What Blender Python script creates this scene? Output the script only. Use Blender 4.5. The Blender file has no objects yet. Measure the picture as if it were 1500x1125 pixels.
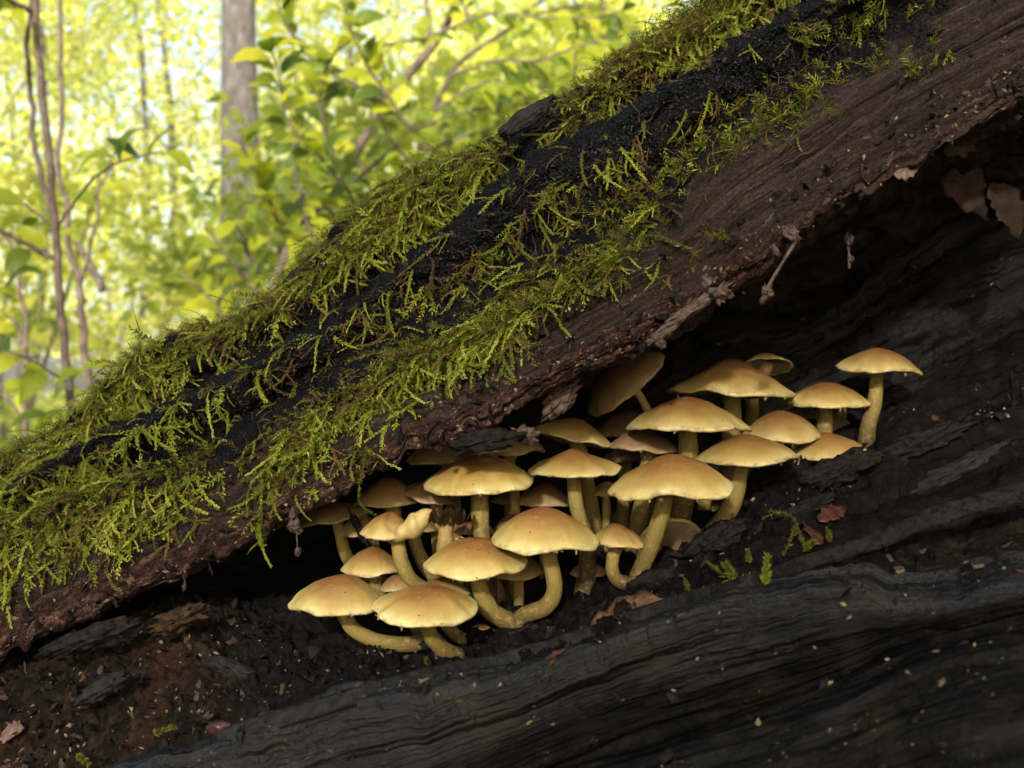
import bpy, math, random
import numpy as np
from mathutils import Vector, Matrix
from mathutils.bvhtree import BVHTree

random.seed(7)
RNG = np.random.default_rng(11)
C = bpy.context.scene
COL = C.collection
PI = math.pi

# ------------------------------------------------------------------ camera, sky, sun, exposure
CAMH = 0.45
cam_d = bpy.data.cameras.new('camera')
cam = bpy.data.objects.new('camera', cam_d)
COL.objects.link(cam)
cam.location = (0, 0, CAMH)
cam.rotation_euler = (PI / 2, 0, 0)
cam_d.sensor_width = 36.0
cam_d.lens = 35.0
cam_d.clip_start = 0.01
cam_d.clip_end = 500.0
cam_d.dof.use_dof = True
cam_d.dof.focus_distance = 0.425
cam_d.dof.aperture_fstop = 12.0
cam_d.dof.aperture_blades = 7
C.camera = cam

SHADE_N = 6
SUN_EL, SUN_AZ = math.radians(24), math.radians(-13)     # behind the camera, a little to its left
world = bpy.data.worlds.new('World')
C.world = world
world.use_nodes = True
wn = world.node_tree
wn.nodes.clear()
sky = wn.nodes.new('ShaderNodeTexSky')
sky.sky_type = 'NISHITA'
sky.sun_disc = False
sky.sun_elevation = SUN_EL
sky.sun_rotation = PI + SUN_AZ
sky.air_density = 1.0
sky.dust_density = 5.0
sky.ozone_density = 0.6
bg = wn.nodes.new('ShaderNodeBackground')
bg.inputs['Strength'].default_value = 0.15
wo = wn.nodes.new('ShaderNodeOutputWorld')
wn.links.new(sky.outputs[0], bg.inputs[0])
wn.links.new(bg.outputs[0], wo.inputs[0])

sun_d = bpy.data.lights.new('sun', 'SUN')
sun_d.energy = 3.2
sun_d.angle = math.radians(3.0)
sun_d.color = (1.0, 0.96, 0.89)
sun = bpy.data.objects.new('sun', sun_d)
COL.objects.link(sun)
# direction the light comes from
sd = Vector((math.sin(SUN_AZ) * math.cos(SUN_EL), -math.cos(SUN_AZ) * math.cos(SUN_EL), math.sin(SUN_EL)))
sun.rotation_euler = sd.to_track_quat('Z', 'Y').to_euler()
sun.location = sd * 20

C.view_settings.view_transform = 'Standard'
C.view_settings.look = 'None'
C.view_settings.gamma = 1.0
C.view_settings.exposure = 1.7
C.render.engine = 'CYCLES'
C.cycles.use_denoising = True
C.cycles.max_bounces = 6
C.cycles.diffuse_bounces = 3
C.cycles.transmission_bounces = 4
C.cycles.sample_clamp_indirect = 6.0

# ------------------------------------------------------------------ helpers
KP = 36.0 / 35.0 / 1500.0


def P(px, py, Y):
    """a spot seen at that pixel of the photograph, Y metres away"""
    return np.array([(px - 750.0) * KP * Y, Y, CAMH - (py - 562.5) * KP * Y])


def Pv(px, py, Y):
    return np.stack([(px - 750.0) * KP * Y, Y + 0 * px, CAMH - (py - 562.5) * KP * Y], -1)


def sstep(a, b, x):
    t = np.clip((x - a) / (b - a), 0, 1)
    return t * t * (3 - 2 * t)


_perm = np.random.default_rng(5).permutation(512).astype(np.int64)
_grad = np.random.default_rng(6).normal(size=(512, 3))
_grad /= np.linalg.norm(_grad, axis=1)[:, None]


def pnoise(x, y, z):
    x, y, z = np.broadcast_arrays(np.asarray(x, float), np.asarray(y, float), np.asarray(z, float))
    xi, yi, zi = np.floor(x).astype(np.int64), np.floor(y).astype(np.int64), np.floor(z).astype(np.int64)
    xf, yf, zf = x - xi, y - yi, z - zi
    u, v, w = xf**3 * (xf * (xf * 6 - 15) + 10), yf**3 * (yf * (yf * 6 - 15) + 10), zf**3 * (zf * (zf * 6 - 15) + 10)
    out = 0
    for dx in (0, 1):
        wx = u if dx else 1 - u
        for dy in (0, 1):
            wy = v if dy else 1 - v
            for dz in (0, 1):
                wz = w if dz else 1 - w
                h = _perm[(_perm[(_perm[(xi + dx) & 511] + yi + dy) & 511] + zi + dz) & 511]
                g = _grad[h]
                out = out + wx * wy * wz * (g[..., 0] * (xf - dx) + g[..., 1] * (yf - dy) + g[..., 2] * (zf - dz))
    return out * 1.5


def fbm(x, y, z, o=3, gain=0.5):
    s, a, f = 0, 1.0, 1.0
    for i in range(o):
        s = s + a * pnoise(x * f + 17 * i, y * f + 5 * i, z * f)
        a *= gain
        f *= 2.03
    return s


def pchip(x, pts):
    xs = np.array([p[0] for p in pts], float)
    ys = np.array([p[1] for p in pts], float)
    if len(xs) == 2:
        return ys[0] + (ys[1] - ys[0]) * (x - xs[0]) / (xs[1] - xs[0])
    h = np.diff(xs)
    d = np.diff(ys) / h
    m = np.zeros(len(xs))
    m[0], m[-1] = d[0], d[-1]
    for i in range(1, len(xs) - 1):
        if d[i - 1] * d[i] > 0:
            w1, w2 = 2 * h[i] + h[i - 1], h[i] + 2 * h[i - 1]
            m[i] = (w1 + w2) / (w1 / d[i - 1] + w2 / d[i])
    i = np.clip(np.searchsorted(xs, x) - 1, 0, len(h) - 1)
    t = (x - xs[i]) / h[i]
    tl = np.clip(t, 0, 1)
    r = ((1 + 2 * tl) * (1 - tl)**2 * ys[i] + tl * (1 - tl)**2 * h[i] * m[i]
         + tl * tl * (3 - 2 * tl) * ys[i + 1] + tl * tl * (tl - 1) * h[i] * m[i + 1])
    r = r + np.where(t < 0, t * h[i] * m[0], 0) + np.where(t > 1, (t - 1) * h[i] * m[-1], 0)
    return r


def np_mesh(name, V, faces, attrs=None, uv=None, smooth=True, mat=None):
    """faces: list of (n,k) int arrays"""
    V = np.asarray(V, np.float32).reshape(-1, 3)
    me = bpy.data.meshes.new(name)
    faces = [np.asarray(f, np.int32) for f in (faces if isinstance(faces, list) else [faces]) if len(f)]
    nf = sum(len(f) for f in faces)
    loops = np.concatenate([f.ravel() for f in faces])
    tot = np.concatenate([np.full(len(f), f.shape[1], np.int32) for f in faces])
    start = np.concatenate([[0], np.cumsum(tot)[:-1]]).astype(np.int32)
    me.vertices.add(len(V))
    me.vertices.foreach_set('co', V.ravel())
    me.loops.add(len(loops))
    me.loops.foreach_set('vertex_index', loops)
    me.polygons.add(nf)
    me.polygons.foreach_set('loop_start', start)
    me.polygons.foreach_set('loop_total', tot)
    me.polygons.foreach_set('use_smooth', np.full(nf, smooth))
    if attrs:
        for k, a in attrs.items():
            at = me.attributes.new(k, 'FLOAT', 'POINT')
            at.data.foreach_set('value', np.asarray(a, np.float32).ravel())
    if uv is not None:
        l = me.uv_layers.new(name='UVMap')
        l.data.foreach_set('uv', np.asarray(uv, np.float32)[loops].ravel())
    me.update(calc_edges=True)
    if mat:
        me.materials.append(mat)
    return me


def link(name, me, parent=None, loc=None):
    o = bpy.data.objects.new(name, me)
    COL.objects.link(o)
    if parent:
        o.parent = parent
    if loc is not None:
        o.location = loc
    return o


def empty(name, loc, label, cat, group=None):
    o = bpy.data.objects.new(name, None)
    COL.objects.link(o)
    o.empty_display_size = 0.01
    o.location = Vector([float(c) for c in loc])
    return tag(o, label, cat, group)


def tag(o, label, cat, group=None, kind=None):
    o['label'] = label
    o['category'] = cat
    if group:
        o['group'] = group
    if kind:
        o['kind'] = kind
    return o


def grid_faces(nu, nv, wrap=False):
    """vertex index = v*nu+u"""
    u = np.arange(nu if wrap else nu - 1)
    v = np.arange(nv - 1)
    uu, vv = np.meshgrid(u, v)
    uu, vv = uu.ravel(), vv.ravel()
    u2 = (uu + 1) % nu
    return np.stack([vv * nu + uu, vv * nu + u2, (vv + 1) * nu + u2, (vv + 1) * nu + uu], -1)


def crspline(pts, n):
    p = np.asarray(pts, float)
    if len(p) == 2:
        t = np.linspace(0, 1, n)[:, None]
        return p[0] * (1 - t) + p[1] * t
    q = np.vstack([2 * p[0] - p[1], p, 2 * p[-1] - p[-2]])
    t = np.linspace(0, len(p) - 1, n)
    i = np.clip(t.astype(int), 0, len(p) - 2)
    f = (t - i)[:, None]
    a, b, c, d = q[i], q[i + 1], q[i + 2], q[i + 3]
    return 0.5 * (2 * b + (c - a) * f + (2 * a - 5 * b + 4 * c - d) * f**2 + (3 * b - a - 3 * c + d) * f**3)


def tube(path, rad, ns=10, cap=True, wob=0.0, seed=0):
    """verts, quad faces, t attribute"""
    path = np.asarray(path, float)
    n = len(path)
    rad = np.broadcast_to(np.asarray(rad, float), (n,))
    tan = np.gradient(path, axis=0)
    tan /= np.linalg.norm(tan, axis=1)[:, None] + 1e-12
    ref = np.array([0, 1.0, 0]) if abs(tan[0][1]) < 0.9 else np.array([1.0, 0, 0])
    a = np.cross(tan[0], ref)
    a /= np.linalg.norm(a)
    V = []
    th = np.arange(ns) / ns * 2 * PI
    for i in range(n):
        a = a - tan[i] * a.dot(tan[i])
        a /= np.linalg.norm(a)
        b = np.cross(tan[i], a)
        r = rad[i]
        if wob:
            r = r * (1 + wob * fbm(np.cos(th) * 1.3 + seed, np.sin(th) * 1.3, i * 0.35, 2))
        r = np.broadcast_to(r, (ns,))
        V.append(path[i] + (np.cos(th) * r)[:, None] * a + (np.sin(th) * r)[:, None] * b)
    V = np.concatenate(V)
    F = [grid_faces(ns, n, True)]
    t = np.repeat(np.linspace(0, 1, n), ns)
    if cap:
        V = np.vstack([V, path[0], path[-1]])
        t = np.append(t, [0, 1])
        k = np.arange(ns)
        F.append(np.stack([(k + 1) % ns, k, np.full(ns, n * ns)], -1))
        e = (n - 1) * ns
        F.append(np.stack([e + k, e + (k + 1) % ns, np.full(ns, n * ns + 1)], -1))
    return V, F, t


class Acc:
    """collects verts/faces/attrs of several shapes into one mesh"""
    def __init__(self):
        self.V, self.F, self.A, self.n = [], {}, {}, 0

    def add(self, V, faces, **attrs):
        V = np.asarray(V, float).reshape(-1, 3)
        for f in (faces if isinstance(faces, list) else [faces]):
            f = np.asarray(f)
            self.F.setdefault(f.shape[1], []).append(f + self.n)
        for k, a in attrs.items():
            self.A.setdefault(k, []).append(np.broadcast_to(np.asarray(a, float), (len(V),)))
        self.V.append(V)
        self.n += len(V)

    def mesh(self, name, mat, off=None, smooth=True):
        V = np.concatenate(self.V)
        if off is not None:
            V = V - np.asarray(off)
        return np_mesh(name, V, [np.concatenate(f) for f in self.F.values()],
                       {k: np.concatenate(a) for k, a in self.A.items()}, smooth=smooth, mat=mat)


# ------------------------------------------------------------------ materials
class M:
    def __init__(self, name):
        self.m = bpy.data.materials.new(name)
        self.m.use_nodes = True
        self.t = self.m.node_tree
        self.t.nodes.clear()
        self.out = self.t.nodes.new('ShaderNodeOutputMaterial')
        self._uv = None

    def n(self, typ, props=None, **ins):
        nd = self.t.nodes.new('ShaderNode' + typ)
        for k, v in (props or {}).items():
            setattr(nd, k, v)
        for k, v in ins.items():
            key = k.replace('_', ' ')
            s = nd.inputs[int(k[1:])] if k[0] == 'i' and k[1:].isdigit() else nd.inputs[key]
            self.set(s, v)
        return nd

    def set(self, s, v):
        if isinstance(v, bpy.types.NodeSocket):
            self.t.links.new(v, s)
        elif isinstance(v, (tuple, list)) and len(v) == 3 and s.type == 'RGBA':
            s.default_value = (*v, 1)
        else:
            s.default_value = v

    def attr(self, name):
        return self.n('Attribute', {'attribute_name': name}).outputs['Fac']

    def obj(self):
        return self.n('TexCoord').outputs['Object']

    def uv(self):
        return self.n('TexCoord').outputs['UV']

    def scale(self, vec, sc):
        return self.n('Mapping', Vector=vec, Scale=sc).outputs[0]

    def noise(self, vec, scale, detail=3.0, rough=0.55, dist=0.0):
        return self.n('TexNoise', Vector=vec, Scale=scale, Detail=detail, Roughness=rough, Distortion=dist).outputs['Fac']

    def voro(self, vec, scale, feature='F1'):
        return self.n('TexVoronoi', {'feature': feature}, Vector=vec, Scale=scale)

    def ramp(self, fac, stops, interp='LINEAR'):
        nd = self.n('ValToRGB', Fac=fac)
        cr = nd.color_ramp
        cr.interpolation = interp
        while len(cr.elements) < len(stops):
            cr.elements.new(0.5)
        for e, (p, c) in zip(cr.elements, stops):
            e.position = p
            e.color = (*c, 1) if isinstance(c, (tuple, list)) else (c, c, c, 1)
        return nd.outputs['Color']

    def mix(self, f, a, b, mode='MIX'):
        nd = self.n('Mix', {'data_type': 'RGBA', 'blend_type': mode})
        self.set(nd.inputs[0], f)
        self.set(nd.inputs[6], a)
        self.set(nd.inputs[7], b)
        return nd.outputs[2]

    def math(self, op, a, b=0.0, clamp=False):
        nd = self.n('Math', {'operation': op, 'use_clamp': clamp})
        self.set(nd.inputs[0], a)
        self.set(nd.inputs[1], b)
        return nd.outputs[0]

    def bump(self, h, dist, strength=1.0, normal=None):
        nd = self.n('Bump', Height=h, Distance=dist, Strength=strength)
        if normal is not None:
            self.set(nd.inputs['Normal'], normal)
        return nd.outputs[0]

    def bsdf(self, color, rough=0.6, spec=0.4, normal=None, **kw):
        b = self.n('BsdfPrincipled', Roughness=rough)
        self.set(b.inputs['Base Color'], color)
        self.set(b.inputs['Specular IOR Level'], spec)
        if normal is not None:
            self.set(b.inputs['Normal'], normal)
        for k, v in kw.items():
            self.set(b.inputs[k.replace('_', ' ')], v)
        return b.outputs[0]

    def done(self, sh):
        self.t.links.new(sh, self.out.inputs[0])
        return self.m


def mat_log():
    m = M('weathered_log_wood')
    uv = m.uv()
    g1 = m.noise(m.scale(uv, (10, 300, 1)), 1.0, 6, 0.68, 0.25)
    g2 = m.noise(m.scale(uv, (30, 1300, 1)), 1.0, 3, 0.65)
    o = m.obj()
    big = m.noise(o, 28, 4)
    bare = m.ramp(m.math('ADD', m.math('MULTIPLY', g1, 0.65), m.math('MULTIPLY', g2, 0.35)),
                  [(0.34, (0.0025, 0.002, 0.0018)), (0.46, (0.009, 0.0068, 0.0052)), (0.56, (0.024, 0.0185, 0.0135)), (0.70, (0.058, 0.046, 0.033))])
    bare = m.mix(m.math('MULTIPLY', big, 0.5), bare, (0.03, 0.016, 0.013))
    # bark rim: red brown, flecked
    fl = m.noise(m.scale(uv, (90, 300, 1)), 1.0, 6, 0.75, 0.4)
    bark = m.ramp(fl, [(0.32, (0.005, 0.0026, 0.002)), (0.46, (0.020, 0.0095, 0.0070)), (0.58, (0.052, 0.025, 0.0185)), (0.72, (0.13, 0.076, 0.058))])
    sp = m.voro(m.scale(uv, (260, 420, 1)), 1.0)
    spm = m.math('MULTIPLY', m.ramp(sp.outputs['Distance'], [(0.10, 1.0), (0.24, 0.0)]),
                 m.ramp(m.noise(o, 120, 3), [(0.44, 0.0), (0.58, 1.0)]))
    bark = m.mix(m.math('MULTIPLY', spm, 0.8), bark, (0.26, 0.17, 0.12))
    crust = m.ramp(m.noise(o, 520, 3, 0.7), [(0.35, (0.0016, 0.0016, 0.0017)), (0.6, (0.0055, 0.0055, 0.0062)), (0.8, (0.016, 0.016, 0.019))])
    grit = m.noise(o, 750, 3, 0.7)
    pit = m.voro(m.scale(uv, (110, 340, 1)), 1.0)
    pitm = m.math('MULTIPLY', m.ramp(pit.outputs['Distance'], [(0.12, 1.0), (0.30, 0.0)]), m.ramp(m.noise(o, 90, 3), [(0.48, 0.0), (0.6, 0.9)]))
    gm = m.ramp(grit, [(0.34, 0.35), (0.66, 1.5)])
    bare = m.mix(1.0, bare, gm, 'MULTIPLY')
    bare = m.mix(pitm, bare, (0.003, 0.002, 0.002))
    bark = m.mix(1.0, bark, gm, 'MULTIPLY')
    col = m.mix(m.attr('bark'), bare, bark)
    col = m.mix(m.attr('crust'), col, crust)
    cb = m.voro(o, 620)
    h = m.math('ADD', m.math('MULTIPLY', g1, 0.7), m.math('MULTIPLY', g2, 0.35))
    h = m.math('ADD', h, m.math('SUBTRACT', m.math('MULTIPLY', grit, 0.35), m.math('MULTIPLY', pitm, 0.4)))
    h = m.math('ADD', h, m.math('MULTIPLY', m.attr('crust'), m.math('MULTIPLY', cb.outputs['Distance'], -1.2)))
    h = m.math('ADD', h, m.math('MULTIPLY', m.attr('bark'), m.math('MULTIPLY', fl, 1.2)))
    nrm = m.bump(h, 0.0022, 1.0)
    return m.done(m.bsdf(col, m.ramp(g1, [(0.3, 0.62), (0.7, 0.85)]), 0.06, nrm))


def mat_black(name='wet_black_wood', blue=0.5):
    m = M(name)
    uv = m.uv()
    o = m.obj()
    g1 = m.noise(m.scale(uv, (9, 170, 1)), 1.0, 6, 0.68, 0.3)
    g2 = m.noise(m.scale(uv, (40, 1000, 1)), 1.0, 3, 0.65)
    col = m.ramp(m.math('ADD', m.math('MULTIPLY', g1, 0.6), m.math('MULTIPLY', g2, 0.4)),
                 [(0.34, (0.0006, 0.0006, 0.0006)), (0.48, (0.0018, 0.0018, 0.0017)), (0.60, (0.0045, 0.0043, 0.0037)), (0.74, (0.013, 0.0122, 0.0102))])
    gm = m.ramp(m.noise(o, 700, 3, 0.7), [(0.34, 0.3), (0.66, 1.6)])
    col = m.mix(1.0, col, gm, 'MULTIPLY')
    br = m.ramp(m.noise(o, 60, 4), [(0.52, 0.0), (0.72, 0.7)])
    col = m.mix(br, col, (0.014, 0.011, 0.006))
    sp = m.voro(o, 420)
    spm = m.math('MULTIPLY', m.ramp(sp.outputs['Distance'], [(0.10, 1.0), (0.2, 0.0)]), m.ramp(m.noise(o, 55, 4), [(0.55, 0.0), (0.68, 1.0)]))
    col = m.mix(m.math('MULTIPLY', spm, 0.7), col, (0.17, 0.13, 0.07))
    h = m.math('ADD', m.math('MULTIPLY', g1, 0.7), m.math('MULTIPLY', g2, 0.3))
    h = m.math('ADD', h, m.math('MULTIPLY', m.noise(o, 600, 4, 0.7), 0.5))
    nrm = m.bump(h, 0.0022, 1.0)
    return m.done(m.bsdf(col, m.ramp(g2, [(0.3, 0.24), (0.7, 0.48)]), m.math('ADD', 0.05, m.math('MULTIPLY', m.attr('wet'), 0.20)), nrm))


def mat_humus():
    m = M('rotten_humus')
    o = m.obj()
    a = m.noise(o, 150, 6, 0.7)
    b = m.noise(o, 38, 4)
    col = m.ramp(a, [(0.35, (0.002, 0.0015, 0.0012)), (0.52, (0.008, 0.0055, 0.0035)), (0.66, (0.022, 0.0145, 0.008)), (0.8, (0.06, 0.04, 0.02))])
    dark = m.ramp(a, [(0.35, (0.0012, 0.0012, 0.0012)), (0.6, (0.0045, 0.004, 0.0035)), (0.8, (0.016, 0.0145, 0.012))])
    col = m.mix(m.attr('brown'), dark, col)
    col = m.mix(m.math('MULTIPLY', m.ramp(b, [(0.55, 0.0), (0.75, 0.6)]), m.attr('brown')), col, (0.030, 0.011, 0.005))
    v = m.voro(o, 300)
    h = m.math('ADD', a, m.math('MULTIPLY', v.outputs['Distance'], 0.4))
    return m.done(m.bsdf(col, 0.75, 0.05, m.bump(h, 0.003, 0.8)))


def mat_cap():
    m = M('mushroom_cap_skin')
    r = m.attr('rad')          # 0 centre .. 1 margin
    o = m.obj()
    info = m.n('ObjectInfo')
    tone = m.n('SeparateColor', Color=info.outputs['Color'])
    fib = m.noise(m.scale(m.uv(), (26, 3.2, 1)), 1.0, 4, 0.6, 0.3)
    wob = m.noise(o, 70, 4, 0.6)
    rr = m.math('ADD', m.math('MULTIPLY', r, 0.92), m.math('ADD', m.math('MULTIPLY', m.math('SUBTRACT', fib, 0.5), 0.06), m.math('MULTIPLY', m.math('SUBTRACT', wob, 0.5), 0.45)))
    yel = m.ramp(rr, [(0.03, (0.128, 0.047, 0.011)), (0.34, (0.168, 0.076, 0.018)), (0.56, (0.228, 0.134, 0.033)), (0.77, (0.315, 0.228, 0.066)), (0.92, (0.44, 0.36, 0.145)), (1.0, (0.52, 0.455, 0.235))])
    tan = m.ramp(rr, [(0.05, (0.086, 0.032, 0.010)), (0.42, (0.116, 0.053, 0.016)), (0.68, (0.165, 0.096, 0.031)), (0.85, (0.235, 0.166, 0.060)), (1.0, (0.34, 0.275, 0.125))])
    brn = m.ramp(rr, [(0.05, (0.085, 0.036, 0.016)), (0.5, (0.115, 0.058, 0.028)), (0.85, (0.17, 0.105, 0.055)), (1.0, (0.29, 0.22, 0.12))])  # brown caps; also puts the shade on deep-set caps into colour
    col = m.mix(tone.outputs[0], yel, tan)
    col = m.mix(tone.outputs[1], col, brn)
    # pale flecks near the top, small dark spots
    fl = m.math('MULTIPLY', m.ramp(m.noise(m.scale(m.uv(), (24, 15, 1)), 1.0, 3, 0.6), [(0.58, 0.0), (0.68, 1.0)]), m.ramp(r, [(0.05, 0.0), (0.15, 0.55), (0.5, 0.4), (0.7, 0.0)]))
    col = m.mix(m.math('MULTIPLY', fl, 0.6), col, (0.42, 0.28, 0.13))
    st = m.math('MULTIPLY', m.ramp(m.noise(m.scale(m.uv(), (90, 1.5, 1)), 1.0, 3), [(0.35, 0.94), (0.65, 1.03)]), 1.0)
    col = m.mix(1.0, col, m.n('CombineColor', i0=st, i1=st, i2=st).outputs[0], 'MULTIPLY')
    stn = m.math('MULTIPLY', m.ramp(m.noise(o, 160, 5, 0.7), [(0.55, 0.0), (0.72, 0.55)]), m.ramp(r, [(0.0, 1.0), (0.8, 0.25)]))
    col = m.mix(stn, col, (0.12, 0.05, 0.014))
    mg = m.math('MULTIPLY', m.ramp(m.noise(o, 230, 4, 0.7), [(0.46, 0.0), (0.6, 0.6)]), m.ramp(r, [(0.955, 0.0), (0.99, 1.0)]))
    col = m.mix(mg, col, (0.10, 0.055, 0.025))
    sp = m.voro(o, 230)
    spk = m.math('MULTIPLY', m.ramp(sp.outputs['Distance'], [(0.07, 1.0), (0.11, 0.0)]), m.math('GREATER_THAN', m.n('SeparateColor', Color=sp.outputs['Color']).outputs[0], 0.80))
    col = m.mix(spk, col, (0.03, 0.016, 0.008))
    nrm = m.bump(m.math('ADD', m.math('MULTIPLY', fib, 0.5), wob), 0.0006, 0.6)
    return m.done(m.bsdf(col, 0.5, 0.32, nrm, Subsurface_Weight=0.12, Subsurface_Radius=(0.004, 0.002, 0.0008), Subsurface_Scale=1.0))


def mat_gill():
    m = M('mushroom_gills')
    n = m.noise(m.obj(), 260, 3)
    col = m.ramp(n, [(0.3, (0.17, 0.12, 0.065)), (0.7, (0.26, 0.20, 0.12))])
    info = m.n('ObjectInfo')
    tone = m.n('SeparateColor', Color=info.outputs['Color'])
    col = m.mix(tone.outputs[2], (0.10, 0.07, 0.045), col)  # darker gill colour carries the shade of caps deep in the cluster
    return m.done(m.bsdf(col, 0.75, 0.2))


def mat_stem():
    m = M('mushroom_stem')
    t = m.attr('along')
    o = m.obj()
    n = m.noise(o, 420, 4, 0.65)
    f = m.noise(m.scale(m.uv(), (40, 5, 1)), 1.0, 4, 0.6)
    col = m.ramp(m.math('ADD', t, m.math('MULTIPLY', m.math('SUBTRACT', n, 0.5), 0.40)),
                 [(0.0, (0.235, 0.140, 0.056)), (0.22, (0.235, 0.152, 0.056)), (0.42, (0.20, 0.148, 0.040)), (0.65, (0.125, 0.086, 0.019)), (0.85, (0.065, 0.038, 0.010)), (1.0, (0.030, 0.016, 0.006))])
    dk = m.math('MULTIPLY', m.ramp(f, [(0.56, 0.0), (0.66, 0.8)]), m.ramp(t, [(0.02, 1.0), (0.28, 0.0)]))
    col = m.mix(dk, col, (0.07, 0.028, 0.014))
    mot = m.math('MULTIPLY', m.ramp(n, [(0.5, 0.0), (0.66, 0.55)]), m.ramp(t, [(0.25, 0.0), (0.6, 1.0)]))
    col = m.mix(mot, col, (0.27, 0.215, 0.080))
    return m.done(m.bsdf(col, 0.65, 0.25, m.bump(m.math('ADD', n, m.math('MULTIPLY', f, 0.6)), 0.0009, 0.8), Subsurface_Weight=0.08,
                         Subsurface_Radius=(0.003, 0.002, 0.0006), Subsurface_Scale=1.0))


def mat_leafy(name, ramp, trans=0.5, rough=0.5, spec=0.3, attr='tint', tmul=(1.25, 1.15, 0.5)):
    m = M(name)
    if attr:
        t = m.attr(attr)
    else:
        t = m.n('ObjectInfo').outputs['Random']
    col = m.ramp(t, ramp)
    d = m.bsdf(col, rough, spec)
    tr = m.n('BsdfTranslucent', Color=m.mix(1.0, col, tmul, 'MULTIPLY')).outputs[0]
    ms = m.n('MixShader', Fac=trans, i1=d, i2=tr).outputs[0]
    return m.done(ms)


def mat_plain(name, c1, c2, scale=200, rough=0.7, spec=0.25, bump=0.0006):
    m = M(name)
    n = m.noise(m.obj(), scale, 4, 0.65)
    return m.done(m.bsdf(m.ramp(n, [(0.32, c1), (0.68, c2)]), rough, spec, m.bump(n, bump, 0.8)))


def mat_treebark():
    m = M('furrowed_grey_bark')
    o = m.obj()
    a = m.noise(m.scale(o, (1, 1, .22)), 30, 5, 0.7, 0.4)
    b = m.noise(o, 7, 3)
    col = m.ramp(a, [(0.34, (0.022, 0.019, 0.017)), (0.5, (0.075, 0.066, 0.06)), (0.68, (0.15, 0.138, 0.13))])
    col = m.mix(m.ramp(b, [(0.5, 0.0), (0.7, 0.6)]), col, (0.055, 0.062, 0.035))
    return m.done(m.bsdf(col, 0.9, 0.1, m.bump(a, 0.02, 1.0)))


MAT = dict(
    log=mat_log(), black=mat_black(), humus=mat_humus(), cap=mat_cap(), gill=mat_gill(), stem=mat_stem(),
    moss=mat_leafy('moss_leaves', [(0.0, (0.055, 0.030, 0.010)), (0.16, (0.13, 0.082, 0.024)), (0.28, (0.060, 0.064, 0.007)), (0.55, (0.115, 0.135, 0.010)), (0.85, (0.20, 0.225, 0.020)), (1.0, (0.30, 0.32, 0.055))], 0.42, 0.55, 0.12),
    leaf=mat_leafy('beech_leaf', [(0.0, (0.07, 0.12, 0.012)), (0.3, (0.19, 0.25, 0.016)), (0.6, (0.33, 0.38, 0.022)), (0.9, (0.46, 0.48, 0.03)), (1.0, (0.54, 0.52, 0.03))], 0.6, 0.45, 0.35, None, (1.3, 1.2, 0.4)),
    foliage=mat_leafy('woodland_foliage', [(0.0, (0.07, 0.12, 0.02)), (0.45, (0.25, 0.32, 0.040)), (0.8, (0.46, 0.50, 0.065)), (1.0, (0.68, 0.67, 0.15))], 0.6, 0.4, 0.45, 'tint', (1.35, 1.25, 0.6)),
    bark=mat_treebark(),
    twig=mat_plain('twig_bark', (0.06, 0.042, 0.034), (0.17, 0.125, 0.10), 60, 0.75, 0.25, 0.001),
    forest=mat_plain('forest_floor', (0.07, 0.075, 0.03), (0.20, 0.22, 0.08), 3, 0.9, 0.1, 0.02),
    crumb=mat_plain('pale_crumbs', (0.045, 0.030, 0.017), (0.19, 0.135, 0.075), 300),
    flake=mat_plain('bark_flake', (0.016, 0.009, 0.007), (0.085, 0.052, 0.040), 420),
    deadleaf=mat_plain('dead_leaf', (0.020, 0.009, 0.003), (0.095, 0.045, 0.014), 180, 0.65, 0.3),
    redleaf=mat_plain('red_brown_leaf', (0.012, 0.004, 0.0025), (0.060, 0.017, 0.009), 220, 0.6, 0.3),
    scrap=mat_plain('crusty_dark_bark', (0.002, 0.0018, 0.0016), (0.018, 0.0145, 0.0125), 380, 0.75, 0.05, 0.002),
    root=mat_plain('fine_rootlet', (0.045, 0.018, 0.006), (0.12, 0.055, 0.017), 200),
    slug=mat_plain('glossy_red_brown', (0.014, 0.005, 0.0045), (0.045, 0.016, 0.014), 260, 0.3, 0.4, 0.0002),
    lath=mat_plain('grey_wood', (0.004, 0.0038, 0.0035), (0.018, 0.017, 0.015), 300, 0.65, 0.06, 0.0012),
    flesh=mat_plain('pale_mushroom_flesh', (0.24, 0.175, 0.055), (0.36, 0.29, 0.115), 260, 0.6, 0.3, 0.0005),
    veil=mat_plain('veil_rag', (0.09, 0.055, 0.03), (0.25, 0.18, 0.10), 300),
    granule=mat_plain('black_crust_granule', (0.003, 0.003, 0.003), (0.012, 0.012, 0.014), 400, 0.5, 0.2),
    pink=mat_plain('pink_wood_shard', (0.05, 0.027, 0.020), (0.13, 0.08, 0.062), 300),
    dimleaf=mat_plain('dull_dead_leaf', (0.007, 0.004, 0.0025), (0.026, 0.015, 0.009), 160, 0.8, 0.1),
    rot=mat_plain('brown_rot', (0.004, 0.0025, 0.0015), (0.040, 0.023, 0.011), 330, 0.85, 0.1, 0.002),
)

# ------------------------------------------------------------------ the log: sheets lofted along the trunk
YLIP = [(-900, .50), (0, .455), (750, .42), (1500, .395), (2400, .36)]


def ylip(px, off=0.0):
    return pchip(px, YLIP) + off


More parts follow.
